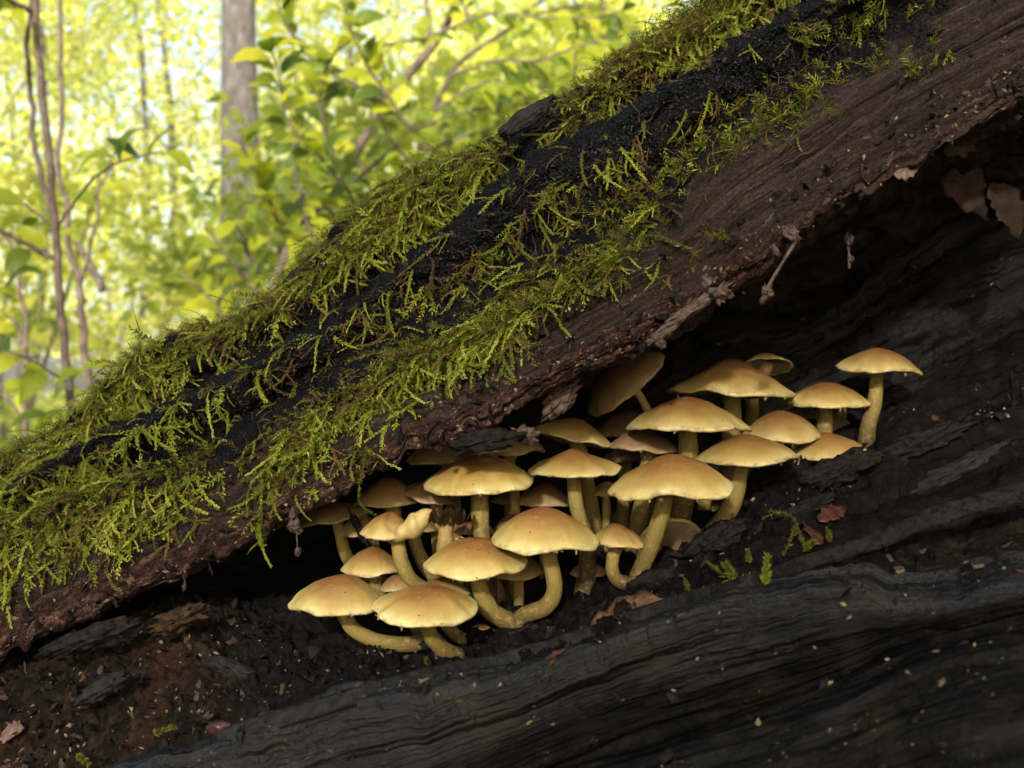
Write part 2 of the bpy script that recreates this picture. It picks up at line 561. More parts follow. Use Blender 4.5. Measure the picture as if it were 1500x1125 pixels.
SIL = [(-900, 1230), (-300, 850), (0, 668), (110, 610), (200, 525), (330, 468), (420, 412), (520, 315), (650, 240), (780, 172), (880, 112), (930, 75), (1010, 20), (1200, -110), (1500, -330), (2400, -950)]
MID = [(-900, 1260), (-300, 900), (0, 722), (150, 640), (280, 580), (420, 505), (550, 420), (640, 350), (700, 305), (745, 262), (800, 232), (900, 178), (1000, 112), (1100, 55), (1200, 0), (1500, -190), (2400, -760)]
GRV = [(-900, 1270), (-300, 930), (0, 755), (150, 700), (300, 645), (450, 560), (600, 470), (750, 385), (900, 300), (1000, 240), (1100, 150), (1200, 95), (1500, -90), (2400, -650)]
LBD = [(-900, 1290), (-300, 940), (0, 785), (150, 730), (250, 690), (350, 650), (450, 600), (600, 528), (700, 483), (800, 442), (900, 385), (1000, 325), (1100, 240), (1200, 180), (1300, 110), (1500, 5), (2400, -520)]
LIP = [(-900, 1360), (-300, 1105), (0, 968), (150, 905), (300, 836), (440, 766), (520, 721), (608, 667), (660, 644), (700, 627), (760, 599), (850, 555), (960, 503), (1045, 450), (1120, 400), (1180, 345), (1300, 268), (1400, 208), (1500, 150), (2400, -330)]

us = np.concatenate([np.linspace(-900, -40, 60)[:-1], np.arange(-40, 1541, 2.9), np.linspace(1541, 2400, 60)[1:]])


def shift(f, d):
    return [(x, y + d) for x, y in f]


def loft(rows, segs, us):
    """rows: list of (py array, Y array) over us; Catmull-Rom across; returns px,py,Y grids and row parameter"""
    PY = np.array([r[0] for r in rows])
    YY = np.array([r[1] for r in rows])
    n = len(rows)
    par = np.concatenate([np.linspace(i, i + 1, segs[i], endpoint=False) for i in range(n - 1)] + [[n - 1]])

    def cr(A):
        q = np.vstack([2 * A[0] - A[1], A, 2 * A[-1] - A[-2]])
        i = np.clip(par.astype(int), 0, n - 2)
        f = (par - i)[:, None]
        a, b, c, d = q[i], q[i + 1], q[i + 2], q[i + 3]
        # slightly relaxed tangents keep the ridges crisp
        m0, m1 = (c - a) * 0.36, (d - b) * 0.36
        return (2 * f**3 - 3 * f**2 + 1) * b + (f**3 - 2 * f**2 + f) * m0 + (-2 * f**3 + 3 * f**2) * c + (f**3 - f**2) * m1
    return cr(PY), cr(YY), par


def normals(G):
    du = np.gradient(G, axis=1)
    dv = np.gradient(G, axis=0)
    n = np.cross(du, dv)
    n /= np.linalg.norm(n, axis=-1, keepdims=True) + 1e-12
    return n


def sheet_uv(G):
    du = np.linalg.norm(np.diff(G, axis=1), axis=-1)
    dv = np.linalg.norm(np.diff(G, axis=0), axis=-1)
    j = G.shape[1] // 2
    s = np.cumsum(np.pad(du.mean(0), (1, 0)))
    t = np.cumsum(np.pad(dv[:, ::40].mean(1), (1, 0)))
    return np.broadcast_to(s[None, :], G.shape[:2]), np.broadcast_to(t[:, None], G.shape[:2])


log = empty('fallen_log', P(750, 1125, 0.5) * [1, 1, 0], 'fallen hollow mossy log slanting across the whole view above the mushrooms', 'log')
LOGO = np.array(log.location)


def persp(pyf, Y0, Y1, dz=0.0):
    """pixel row of the same height when pushed from Y0 to Y1"""
    return 562.5 + (pyf - 562.5) * Y0 / Y1 - dz / (KP * Y1)


lip = pchip(us, LIP)
lip0 = lip.copy()
yl = ylip(us)
# small steps and tears in the lip's edge
tear = 7 * fbm(us / 34.0, 0.3, 1.1, 4, 0.6) + 10 * sstep(0.18, 0.4, pnoise(us / 50.0, 2.2, 0.7)) - 4
lip = lip + tear
sil = pchip(us, SIL) + 5 * fbm(us / 40.0, 7.3, 2.1, 3)
mid = pchip(us, MID) + 4 * fbm(us / 45.0, 3.3, 5.1, 3)
grv, lbd = pchip(us, GRV), pchip(us, LBD)
rows = [
    (persp(sil, .50, .80, -0.20), yl + .30),
    (persp(sil, .50, .66, -0.035), yl + .19),
    (sil + 16, yl + .115),
    (sil, yl + .085),
    (sil * .5 + mid * .5 - 6, yl + .066),
    (mid - 6, yl + .068),
    (mid, yl + .028),
    (mid * .66 + grv * .34, yl + .026),
    (grv, yl + .036),
    (lbd, yl + .006),
    (lbd * .75 + lip * .25, yl + .003),
    (lbd * .35 + lip * .65, yl - .004),
    (lip - 26, yl - .008),
    (lip, yl - .001),
    (persp(lip, yl, yl + .03, 0.001), yl + .03),
    (persp(lip0, yl, yl + .15, 0.012), yl + .15),
    (persp(lip0, yl, yl + .22, -0.05), yl + .22),
    (persp(lip0, yl, yl + .22, -0.20), yl + .22),
]
segs = [6, 8, 12, 42, 34, 20, 30, 26, 34, 34, 44, 34, 22, 14, 26, 40, 20]
PYg, Yg, par = loft(rows, segs, us)
Ug = np.broadcast_to(us[None, :], PYg.shape)
G = Pv(Ug, PYg, Yg)
nrm = normals(G)
if (nrm[len(par) // 2, len(us) // 2] * [0, -1, 0]).sum() < 0:
    nrm = -nrm
S, T = sheet_uv(G)
pv = np.broadcast_to(par[:, None], PYg.shape)
front = sstep(2.2, 3.2, pv) * (1 - sstep(15.6, 16.8, pv))
nz = fbm(Ug / 60.0, pv * 0.9, 3.3, 3)
# zones: crust between the crests, bare fibrous wood below the moss, bark along the lip
lo = 9.4 + 0.5 * nz - 0.9 * sstep(700, 1100, Ug)
crust = sstep(2.0, 2.6, pv) * (1 - sstep(lo - .25, lo + .2, pv))
bark_lo = 11.2 - 0.4 * nz + 0.5 * sstep(900, 1200, Ug)
barkz = sstep(bark_lo - .5, bark_lo + .3, pv) * (1 - sstep(14.0, 15, pv)) * (1 - 0.75 * sstep(1080, 1250, Ug))
x, y, z = G[..., 0], G[..., 1], G[..., 2]
disp = 0.0035 * fbm(S * 26, T * 60, 1.7, 3)
disp = disp + crust * (0.0009 * fbm(x * 240, y * 240, z * 240, 2, .6) + 0.0013 * fbm(S * 18, T * 170, 3.3, 3, .6) + 0.0006 * np.abs(pnoise(x * 520, y * 520, z * 520)) + 0.004 * fbm(x * 70, y * 70, z * 70, 2))
fib = fbm(S * 7 + .6 * pnoise(S * 20, T * 30, 0), T * 210, 4.2, 3, .6)
disp = disp + (1 - crust) * (1 - .45 * barkz) * 0.0021 * fib
disp = disp + barkz * (0.0009 * fbm(S * 45, T * 190, 8.1, 4, .65) + 0.0006 * fbm(S * 300, T * 420, 2.1, 2))
disp = disp - .0028 * (1 - .8 * crust) * (1 - np.abs(pnoise(S * 4, T * 55, 9.7)))**9 - .0013 * (1 - .6 * crust) * (1 - np.abs(pnoise(S * 9, T * 150, 4.7)))**7     # splits along the grain
disp = disp + sstep(13.6, 14.6, pv) * (.006 * fbm(x * 45, y * 45, z * 45, 4, .6) - .007 * (1 - np.abs(pnoise(S * 6, T * 40, 2.9)))**5)
disp = disp * front
G = G + nrm * disp[..., None]
SLAB, SLABN, SLABPY, SLABU = G, nrm, PYg, us
me = np_mesh('log_slab', (G - LOGO).reshape(-1, 3), grid_faces(len(us), len(par)), dict(crust=crust, bark=barkz),
             np.stack([S, T], -1).reshape(-1, 2), True, MAT['log'])
slab = link('mossy_slab', me, log)
slab['label'] = 'upper wall of the log with black crust, moss and torn brown bark lip'

# front half: floor of the cavity and the black plank in the foreground
PLK = [(-900, 1500), (-300, 1290), (0, 1182), (110, 1138), (180, 1108), (260, 1088), (350, 1068), (430, 1042), (500, 1018), (600, 1003), (700, 985), (760, 968), (850, 930), (950, 892), (1050, 862), (1150, 840), (1210, 828), (1270, 828), (1310, 846), (1400, 846), (1440, 832), (1500, 820), (2400, 640)]
CRK = [(-900, 1900), (-300, 1660), (0, 1560), (300, 1400), (500, 1290), (800, 1125), (950, 1075), (1100, 1028), (1250, 975), (1330, 940), (1420, 915), (1500, 898), (2400, 700)]
BAS = [(-900, 1350), (-300, 1150), (0, 1020), (100, 1000), (200, 975), (300, 945), (426, 962), (560, 958), (665, 962), (745, 915), (800, 905), (930, 850), (1040, 788), (1090, 740), (1140, 705), (1170, 690), (1220, 676), (1265, 665), (1290, 630), (1350, 600), (1500, 545), (2400, 230)]
TOPF = [(-900, 1300), (-300, 1120), (0, 985), (100, 942), (200, 908), (270, 880), (300, 884), (380, 885), (440, 880), (600, 905), (750, 868), (930, 800), (1040, 735), (1100, 700), (1150, 665), (1270, 612), (1350, 570), (1500, 505), (2400, 190)]
plk = pchip(us, PLK) + 3.5 * fbm(us / 25.0, 1.3, 8.8, 4, .6)
crk = pchip(us, CRK)
bas = pchip(us, BAS) + 4 * fbm(us / 22.0, 6.3, 1.8, 3)
topf = pchip(us, TOPF) + 6 * fbm(us / 30.0, 3.3, 4.8, 3, .6)
ypl = pchip(us, [(-900, .40), (0, .365), (600, .365), (900, .355), (1200, .345), (1500, .33), (2400, .30)])
yba = pchip(us, [(-900, .47), (0, .425), (300, .43), (426, .42), (665, .412), (745, .43), (930, .437), (1040, .45), (1150, .455), (1270, .475), (1400, .485), (1500, .48), (2400, .45)])
rowsF = [
    (persp(crk, .30, .30, -.5) * 0 + persp(np.full_like(us, 1500.0), .3, .3), yl * 0 + .27),
    (crk + 180, ypl - .060),
    (crk + 26, ypl - .042),
    (crk + 4, ypl - .022),
    (crk - 12, ypl - .027),
    (crk * .6 + (plk + 30) * .4, ypl - .026),
    (plk + 30 + 8 * fbm(us / 70., 4.1, .4, 2), ypl - .020),
    (plk, ypl + .001),
    (persp(plk, ypl, ypl + .012, -.012), ypl + .012),
    (persp(plk, ypl, ypl + .03, -.010) * .5 + .5 * (plk * .45 + bas * .55), (ypl + yba) * .5),
    (bas, yba),
    (bas * .4 + topf * .6, yba + .03),
    (topf, yba + .06),
    (persp(topf, yba + .06, yba + .11, -.012), yba + .11),
    (persp(topf, yba + .06, yba + .20, -.012), yba + .20),
]
rowsF[0] = (rowsF[1][0] + 420, ypl - .085)
segsF = [10, 60, 18, 12, 76, 76, 20, 12, 22, 40, 40, 34, 16, 12]
PYf, Yf, parf = loft(rowsF, segsF, us)
Uf = np.broadcast_to(us[None, :], PYf.shape)
Gf = Pv(Uf, PYf, Yf)
nf = normals(Gf)
if nf[len(parf) // 3, len(us) // 2][2] < 0:
    nf = -nf
Sf, Tf = sheet_uv(Gf)
pf = np.broadcast_to(parf[:, None], PYf.shape)
plank = 1 - sstep(7.6, 8.2, pf)
x, y, z = Gf[..., 0], Gf[..., 1], Gf[..., 2]
wv = .35 * pnoise(Sf * 7, Tf * 16, 0)
fibf = fbm(Sf * 6 + wv, Tf * 110 + wv, 7.2, 4, .6)
dispf = plank * (0.0024 * fibf + 0.0011 * fbm(Sf * 12 + wv * .3, Tf * 330, 2.2, 2) - .0036 * sstep(-.2, .3, pnoise(Sf * 6, Tf * 9, 4.4)) * (1 - np.abs(pnoise(Sf * 3 + wv * .4, Tf * 34, 3.1)))**9 - .0012 * sstep(-.2, .3, pnoise(Sf * 9, Tf * 14, 2.4)) * (1 - np.abs(pnoise(Sf * 7 + wv * .4, Tf * 95, 5.1)))**7 + .0045 * fbm(Sf * 7, Tf * 26, 1.2, 3))
rough_ = (1 - plank)
right = sstep(1050, 1300, Uf)
hum = 0.005 * fbm(x * 60, y * 60, z * 60, 4, .6) + .0022 * fbm(x * 260, y * 260, z * 260, 3, .6)
hum = hum + .003 * np.abs(pnoise(x * 120, y * 120, z * 120))
dispf = dispf + rough_ * (hum * (1 - .65 * right) + right * (.003 * fbm(Sf * 8, Tf * 120, 5.1, 3) + .006 * fbm(Sf * 14, Tf * 40, 2.1, 3, .6) - .005 * (1 - np.abs(pnoise(Sf * 6, Tf * 45, 8.1)))**6))
wedge = 1 - sstep(13, 14, pf)
Gf = Gf + nf * (dispf * wedge)[..., None]
brownz = rough_ * (1 - sstep(250, 420, Uf)) + rough_ * sstep(1280, 1400, Uf) * (1 - sstep(8.6, 9.4, pf)) * .8
brownz = np.clip(brownz + .25 * rough_ * sstep(.0, .4, nz.mean() + fbm(x * 30, y * 30, z * 30, 2)), 0, 1)
kk = int(np.searchsorted(parf, 8.0))
WET = sstep(4.7, 5.6, pf + .5 * fbm(Sf * 12, Tf * 60, .3, 3)) + .5 * sstep(.15, .4, fbm(Sf * 8, Tf * 70, 6.3, 3))
WET = np.clip(WET, 0, 1)
uvF = np.stack([Sf, Tf], -1)
nU = len(us)
me = np_mesh('plank', (Gf[:kk + 1] - LOGO).reshape(-1, 3), grid_faces(nU, kk + 1), dict(wet=WET[:kk + 1]), uvF[:kk + 1].reshape(-1, 2), True, MAT['black'])
o = link('black_plank', me, log)
o['label'] = 'wet black outer wall of the log across the foreground'
me = np_mesh('cavity_floor', (Gf[kk:] - LOGO).reshape(-1, 3), grid_faces(nU, len(parf) - kk), dict(brown=brownz[kk:]), uvF[kk:].reshape(-1, 2), True, MAT['humus'])
link('cavity_floor', me, log)

# inner back wall with a worn crest on the right
CRS = [(-900, 1150), (0, 900), (400, 760), (700, 620), (900, 560), (1040, 472), (1110, 468), (1160, 462), (1220, 440), (1290, 395), (1350, 355), (1500, 290), (2400, -50)]
crs = pchip(us, CRS) + 7 * fbm(us / 30.0, 1.3, 3.8, 4, .6)
ycr = pchip(us, [(-900, .62), (900, .585), (1100, .56), (1500, .53), (2400, .5)])
rowsW = [
    (persp(crs, .55, .62, -.03), ycr + .09),
    (crs + 3, ycr + .02),
    (crs, ycr),
    (crs + 60, ycr - .012),
    (topf * .5 + crs * .5, ycr - .010),
    (topf - 28, ycr - .016),
    (topf + 25, ycr - .02),
]
PYw, Yw, parw = loft(rowsW, [8, 14, 26, 26, 26, 16], us)
Gw = Pv(np.broadcast_to(us[None, :], PYw.shape), PYw, Yw)
nw = normals(Gw)
if nw[len(parw) // 2, nU // 2][1] > 0:
    nw = -nw
Sw, Tw = sheet_uv(Gw)
x, y, z = Gw[..., 0], Gw[..., 1], Gw[..., 2]
dw = .007 * fbm(Sw * 8, Tw * 34, 3.1, 5, .6) + .0016 * fbm(Sw * 9, Tw * 170, 6.1, 3) - .008 * (1 - np.abs(pnoise(Sw * 5, Tw * 32, 8.1)))**6 + .0005 * fbm(x * 240, y * 240, z * 240, 2)
Gw = Gw + nw * dw[..., None]
me = np_mesh('cavity_wall', (Gw - LOGO).reshape(-1, 3), grid_faces(nU, len(parw)), dict(wet=.45 * sstep(-.1, .3, fbm(Sw * 12, Tw * 40, 9.3, 3))), np.stack([Sw, Tw], -1).reshape(-1, 2), True, MAT['black'])
link('cavity_wall', me, log)

# ray helper on the log
def bvh_of(Gr):
    v, u = Gr.shape[:2]
    st = 2
    g = Gr[::1, ::st]
    return BVHTree.FromPolygons([tuple(p) for p in g.reshape(-1, 3)], [tuple(f) for f in grid_faces(g.shape[1], g.shape[0])])


BF = bvh_of(Gf)
BU = bvh_of(SLAB)
BW = bvh_of(Gw)
CAMV = Vector((0, 0, CAMH))


def hit(px, py, trees=None):
    """nearest point of the log seen at a pixel; point, normal"""
    d = Vector([float(c) for c in P(px, py, 1.0)]) - CAMV
    best = None
    for b in (trees or (BF, BU, BW)):
        r = b.ray_cast(CAMV, d.normalized())
        if r[0] is not None and (best is None or r[3] < best[3]):
            best = r
    if best is None:
        return None, None
    n = best[1]
    if n.dot(d) > 0:
        n = -n
    return np.array(best[0]), np.array(n)


def frame_from(n, fwd=None):
    n = np.array(n) / np.linalg.norm(n)
    f = np.array(fwd if fwd is not None else [1, 0, .6], float)
    f = f - n * f.dot(n)
    if np.linalg.norm(f) < 1e-6:
        f = np.array([1.0, 0, 0]) - n * n[0]
    f /= np.linalg.norm(f)
    return f, np.cross(n, f), n


# long grey splinter lying in front of the cluster
def strip(pts, w0, w1, thick, dy=0.0, seed=0, n=90):
    """bent flat splinter: centre line through seen points (px,py,Y), width in px"""
    lay = [hit(p[0], p[1] + 3, (BF,))[0] for p in pts]
    path = crspline([P(p[0], p[1], min(p[2], q[1] - .001) if q is not None else p[2]) for p, q in zip(pts, lay)], n)
    m = 7
    V = []
    tt = np.linspace(0, 1, n)
    wid = (w0 + (w1 - w0) * tt) * KP * .38 * (1 + .25 * fbm(tt * 14, seed, .5, 3))
    wid = wid * sstep(0, .05, tt) ** .5 * (1 - .6 * sstep(.94, 1, tt))
    tan = np.gradient(path, axis=0)
    tan /= np.linalg.norm(tan, axis=1)[:, None]
    up = np.array([0, .45, .9])
    side = np.array([0, -.75, -.66])
    ring = [(-1, .4), (-.6, .9), (0, 1), (.6, .9), (1, .4), (1, -.6), (-1, -.6)]
    for i, (a, b) in enumerate(ring):
        off = fbm(tt * 9 + i * 3, a * 2, seed + .5, 3) * .18 + fbm(tt * 60, a * 3 + i, seed, 2) * .06
        V.append(path - side * (a * wid * .5 * (-1))[:, None] + up * ((b + off) * thick)[:, None])
    V = np.array(V)                                          # m,n,3
    V = V.transpose(1, 0, 2).reshape(-1, 3)
    return V, [grid_faces(m, n, True)]


for lab, pts, w0, w1, th in [
    ('long grey splinter lying along the cavity below the cluster', [(318, 1082, .375), (420, 1050, .378), (520, 1020, .382), (620, 992, .384), (740, 966, .386), (850, 932, .386), (960, 894, .384), (1040, 868, .38)], 22, 16, .0022),
    ('black splinter ridge rising to the right edge of the view', [(1000, 884, .385), (1090, 856, .387), (1180, 826, .387), (1270, 796, .386), (1350, 764, .384), (1430, 738, .38), (1540, 708, .375)], 14, 30, .0022)]:
    V, F = strip(pts, w0, w1, th, seed=len(pts) * 1.7)
    me = np_mesh('splinter', V - LOGO, F, None, None, True, MAT['lath' if 'grey' in lab else 'scrap'])
    o = link('wood_splinter', me, log)
    o['label'] = lab


# chunks of rotten wood and bark scraps of the log: lumpy plates
def lump(center, ax, size, seed, nu=26, nv=16, rough=.35, fr=2.2):
    """irregular ellipsoid; ax 3x3 rows = axes"""
    th = np.arange(nu) / nu * 2 * PI
    ph = np.linspace(.04, PI - .04, nv)
    d = np.stack([np.outer(np.sin(ph), np.cos(th)), np.outer(np.sin(ph), np.sin(th)), np.outer(np.cos(ph), np.ones(nu))], -1)
    r = 1 + rough * fbm(d[..., 0] * fr + seed, d[..., 1] * fr, d[..., 2] * fr, 4, .6)
    q = d * r[..., None] * np.asarray(size)
    V = (q.reshape(-1, 3) @ np.asarray(ax)) + np.asarray(center)
    F = [grid_faces(nu, nv, True)]
    n = len(V)
    V = np.vstack([V, V[:nu].mean(0), V[-nu:].mean(0)])
    k = np.arange(nu)
    F.append(np.stack([(k + 1) % nu, k, np.full(nu, n)], -1))
    e = (nv - 1) * nu
    F.append(np.stack([e + k, e + (k + 1) % nu, np.full(nu, n + 1)], -1))
    return V, F


def axes(roll_deg, pitch=0.0):
    """long axis at an angle in the picture plane, second up, third towards the camera"""
    a = math.radians(roll_deg)
    x = np.array([math.cos(a), 0, math.sin(a)])
    zz = np.array([-math.sin(a), 0, math.cos(a)])
    yy = np.array([0, -1.0, 0])
    b = math.radians(pitch)
    z2 = zz * math.cos(b) + yy * math.sin(b)
    y2 = yy * math.cos(b) - zz * math.sin(b)
    return np.array([x, z2, y2])


for nm, lab, px, py, Y, L, Wd, Th, roll, mt, rg in [
    ('bark_scrap', 'dark crusty scrap hanging from the lip onto caps', 712, 645, .418, 46, 15, 9, 8, 'scrap', .6),
    ('bark_scrap', 'small brown crumbly end of the hanging scrap', 768, 638, .425, 18, 12, 8, -5, 'flake', .6),
    ('bark_scrap', 'ragged bark tongue under the lip beside the tilted cap', 820, 585, .43, 34, 16, 8, 50, 'flake', .55),
    ('bark_scrap', None, 1048, 425, .405, 16, 22, 7, 60, 'flake', .6),
    ('bark_scrap', None, 1010, 455, .405, 60, 9, 8, 35, 'flake', .55),
    ('bark_plate', 'grey bark plate sticking out of the moss on top', 772, 172, .475, 46, 13, 5, 33, 'lath', .3),
    ('bark_plate', None, 462, 412, .50, 6, 34, 4, -22, 'lath', .25),
    ('bark_plate', None, 440, 398, .51, 30, 8, 4, 38, 'lath', .3),
    ('rotten_chunk', 'black splintered chunk in front of the fallen gilled cap', 1050, 790, .43, 46, 20, 14, 28, 'scrap', .5),
    ('rotten_chunk', 'black chunk covering the base of a half buried cap', 1225, 690, .448, 62, 20, 16, 22, 'scrap', .45),
    ('rotten_chunk', None, 960, 850, .42, 40, 14, 12, 15, 'scrap', .5),
    ('rotten_chunk', None, 760, 935, .41, 44, 12, 12, 22, 'scrap', .5),
    ('rotten_chunk', 'brown rotten stub left of the dark hole', 262, 908, .425, 40, 15, 14, 24, 'rot', .7),
    ('rotten_chunk', None, 130, 935, .425, 66, 14, 12, 20, 'scrap', .6),
    ('rotten_chunk', 'greenish grey wood piece in the litter', 345, 985, .41, 42, 14, 10, -22, 'lath', .4),
    ('rotten_chunk', None, 150, 1010, .40, 38, 14, 10, 30, 'lath', .5),
    ('rotten_chunk', None, 1335, 655, .46, 90, 16, 14, 24, 'scrap', .5),
    ('rotten_chunk', None, 1400, 690, .45, 90, 13, 12, 26, 'lath', .4),
    ('rotten_chunk', None, 1180, 745, .43, 50, 10, 10, 24, 'scrap', .5),
]:
    s = KP * Y
    V, F = lump(P(px, py, Y), axes(roll), (L * s, Wd * s, Th * s), px * .013, 40, 22, rg, 2.6)
    o = link(nm, np_mesh(nm, V - LOGO, F, None, None, True, MAT[mt]), log)
    if lab:
        o['label'] = lab

# ------------------------------------------------------------------ mushrooms
def mat3(ex, n):
    ey = np.cross(n, ex)
    return np.array([ex, ey, n])       # rows


def cap_mesh(R, H, seed, umbo=.22, apex=0.0, rimdrop=.05, notch=None, wav=1.0, power=1.75):
    """local cap: verts (x,y,z), faces, rad attr, uv ; and gills"""
    nu, nv = 84, 26
    th = np.arange(nu) / nu * 2 * PI
    rs = np.concatenate([np.linspace(0.02, .9, nv - 8), [.94, .97, .99, 1.0, .995, .975, .94, .90]])
    zp = np.empty(len(rs))
    top = slice(0, nv - 8 + 4)

    def prof(r):
        b = (1 - r**power) * (1 - umbo) + umbo * np.exp(-(r / .30)**2)
        return b * H / ((1 - umbo) + umbo)
    zp[top] = prof(rs[top])
    z1 = prof(1.0)
    zp[nv - 4:] = z1 + R * np.array([-.035, -.052, -.045, -.018])
    c = np.cos(th)
    s = np.sin(th)
    rw = 1 + wav * (.05 * fbm(c * 1.2 + seed, s * 1.2, 1.1, 2) + .012 * fbm(c * 5 + seed, s * 5, 4.1, 2))
    zw = R * wav * .10 * fbm(c * 1.1 + seed * 2, s * 1.1, 7.1, 2)
    if notch:
        for (ang, wd, dp) in notch:
            d = np.abs((th - math.radians(ang) + PI) % (2 * PI) - PI)
            rw = rw - dp * np.exp(-(d / math.radians(wd))**4)
    rr, tt = np.meshgrid(rs, th, indexing='ij')
    edge = rr**3
    rad = R * rr * (1 + (rw - 1)[None, :] * edge)
    X = rad * np.cos(tt) + apex * (1 - rr)**1.2
    Yy = rad * np.sin(tt)
    Z = zp[:, None] + zw[None, :] * edge + R * .035 * fbm(X / R * 1.7 + seed, Yy / R * 1.7, 2.0, 3)
    V = np.stack([X, Yy, Z], -1).reshape(-1, 3)
    F = [grid_faces(nu, len(rs), True)]
    n = len(V)
    V = np.vstack([V, [apex, 0, H * 1.0 + R * .035 * float(fbm(np.array(apex / R * 1.7 + seed), 0.0, 2.0, 3))]])
    k = np.arange(nu)
    F.append(np.stack([k, (k + 1) % nu, np.full(nu, n)], -1))
    radA = np.append(np.minimum(rr, 1).ravel(), 0)
    radA[(nv - 4) * nu:n] = 1.0
    uv = np.stack([np.append(tt.ravel(), 0) / (2 * PI), np.append(rr.ravel(), 0)], -1)
    # gills: pleated ring surface
    ng = 150
    tg = np.arange(ng) / ng * 2 * PI
    rg = np.array([.93, .80, .60, .40, .22, .10])
    zb = z1 + np.array([-.02, -.035, -.02, .01, .03, .05]) * R + (prof(rg) - z1) * .28
    c, s = np.cos(tg), np.sin(tg)
    rwg = 1 + wav * (.05 * fbm(c * 1.2 + seed, s * 1.2, 1.1, 2))
    if notch:
        for (ang, wd, dp) in notch:
            d = np.abs((tg - math.radians(ang) + PI) % (2 * PI) - PI)
            rwg = rwg - dp * np.exp(-(d / math.radians(wd))**4)
    zwg = R * wav * .10 * fbm(c * 1.1 + seed * 2, s * 1.1, 7.1, 2)
    amp = np.where(np.arange(ng) % 2 == 0, -.035, .03) * R
    rr2, tt2 = np.meshgrid(rg, tg, indexing='ij')
    rad2 = R * rr2 * (1 + (rwg - 1)[None, :] * rr2**3)
    Zg = zb[:, None] + amp[None, :] * np.array([.2, .9, 1, 1, .8, .3])[:, None] + zwg[None, :] * rr2**3
    Vg = np.stack([rad2 * np.cos(tt2), rad2 * np.sin(tt2), Zg], -1).reshape(-1, 3)
    Fg = [grid_faces(ng, len(rg), True)]
    return V, F, radA, uv, Vg, Fg, z1


GRP = 'honey coloured mushrooms clustered in the hollow log'
mush_n = [0]


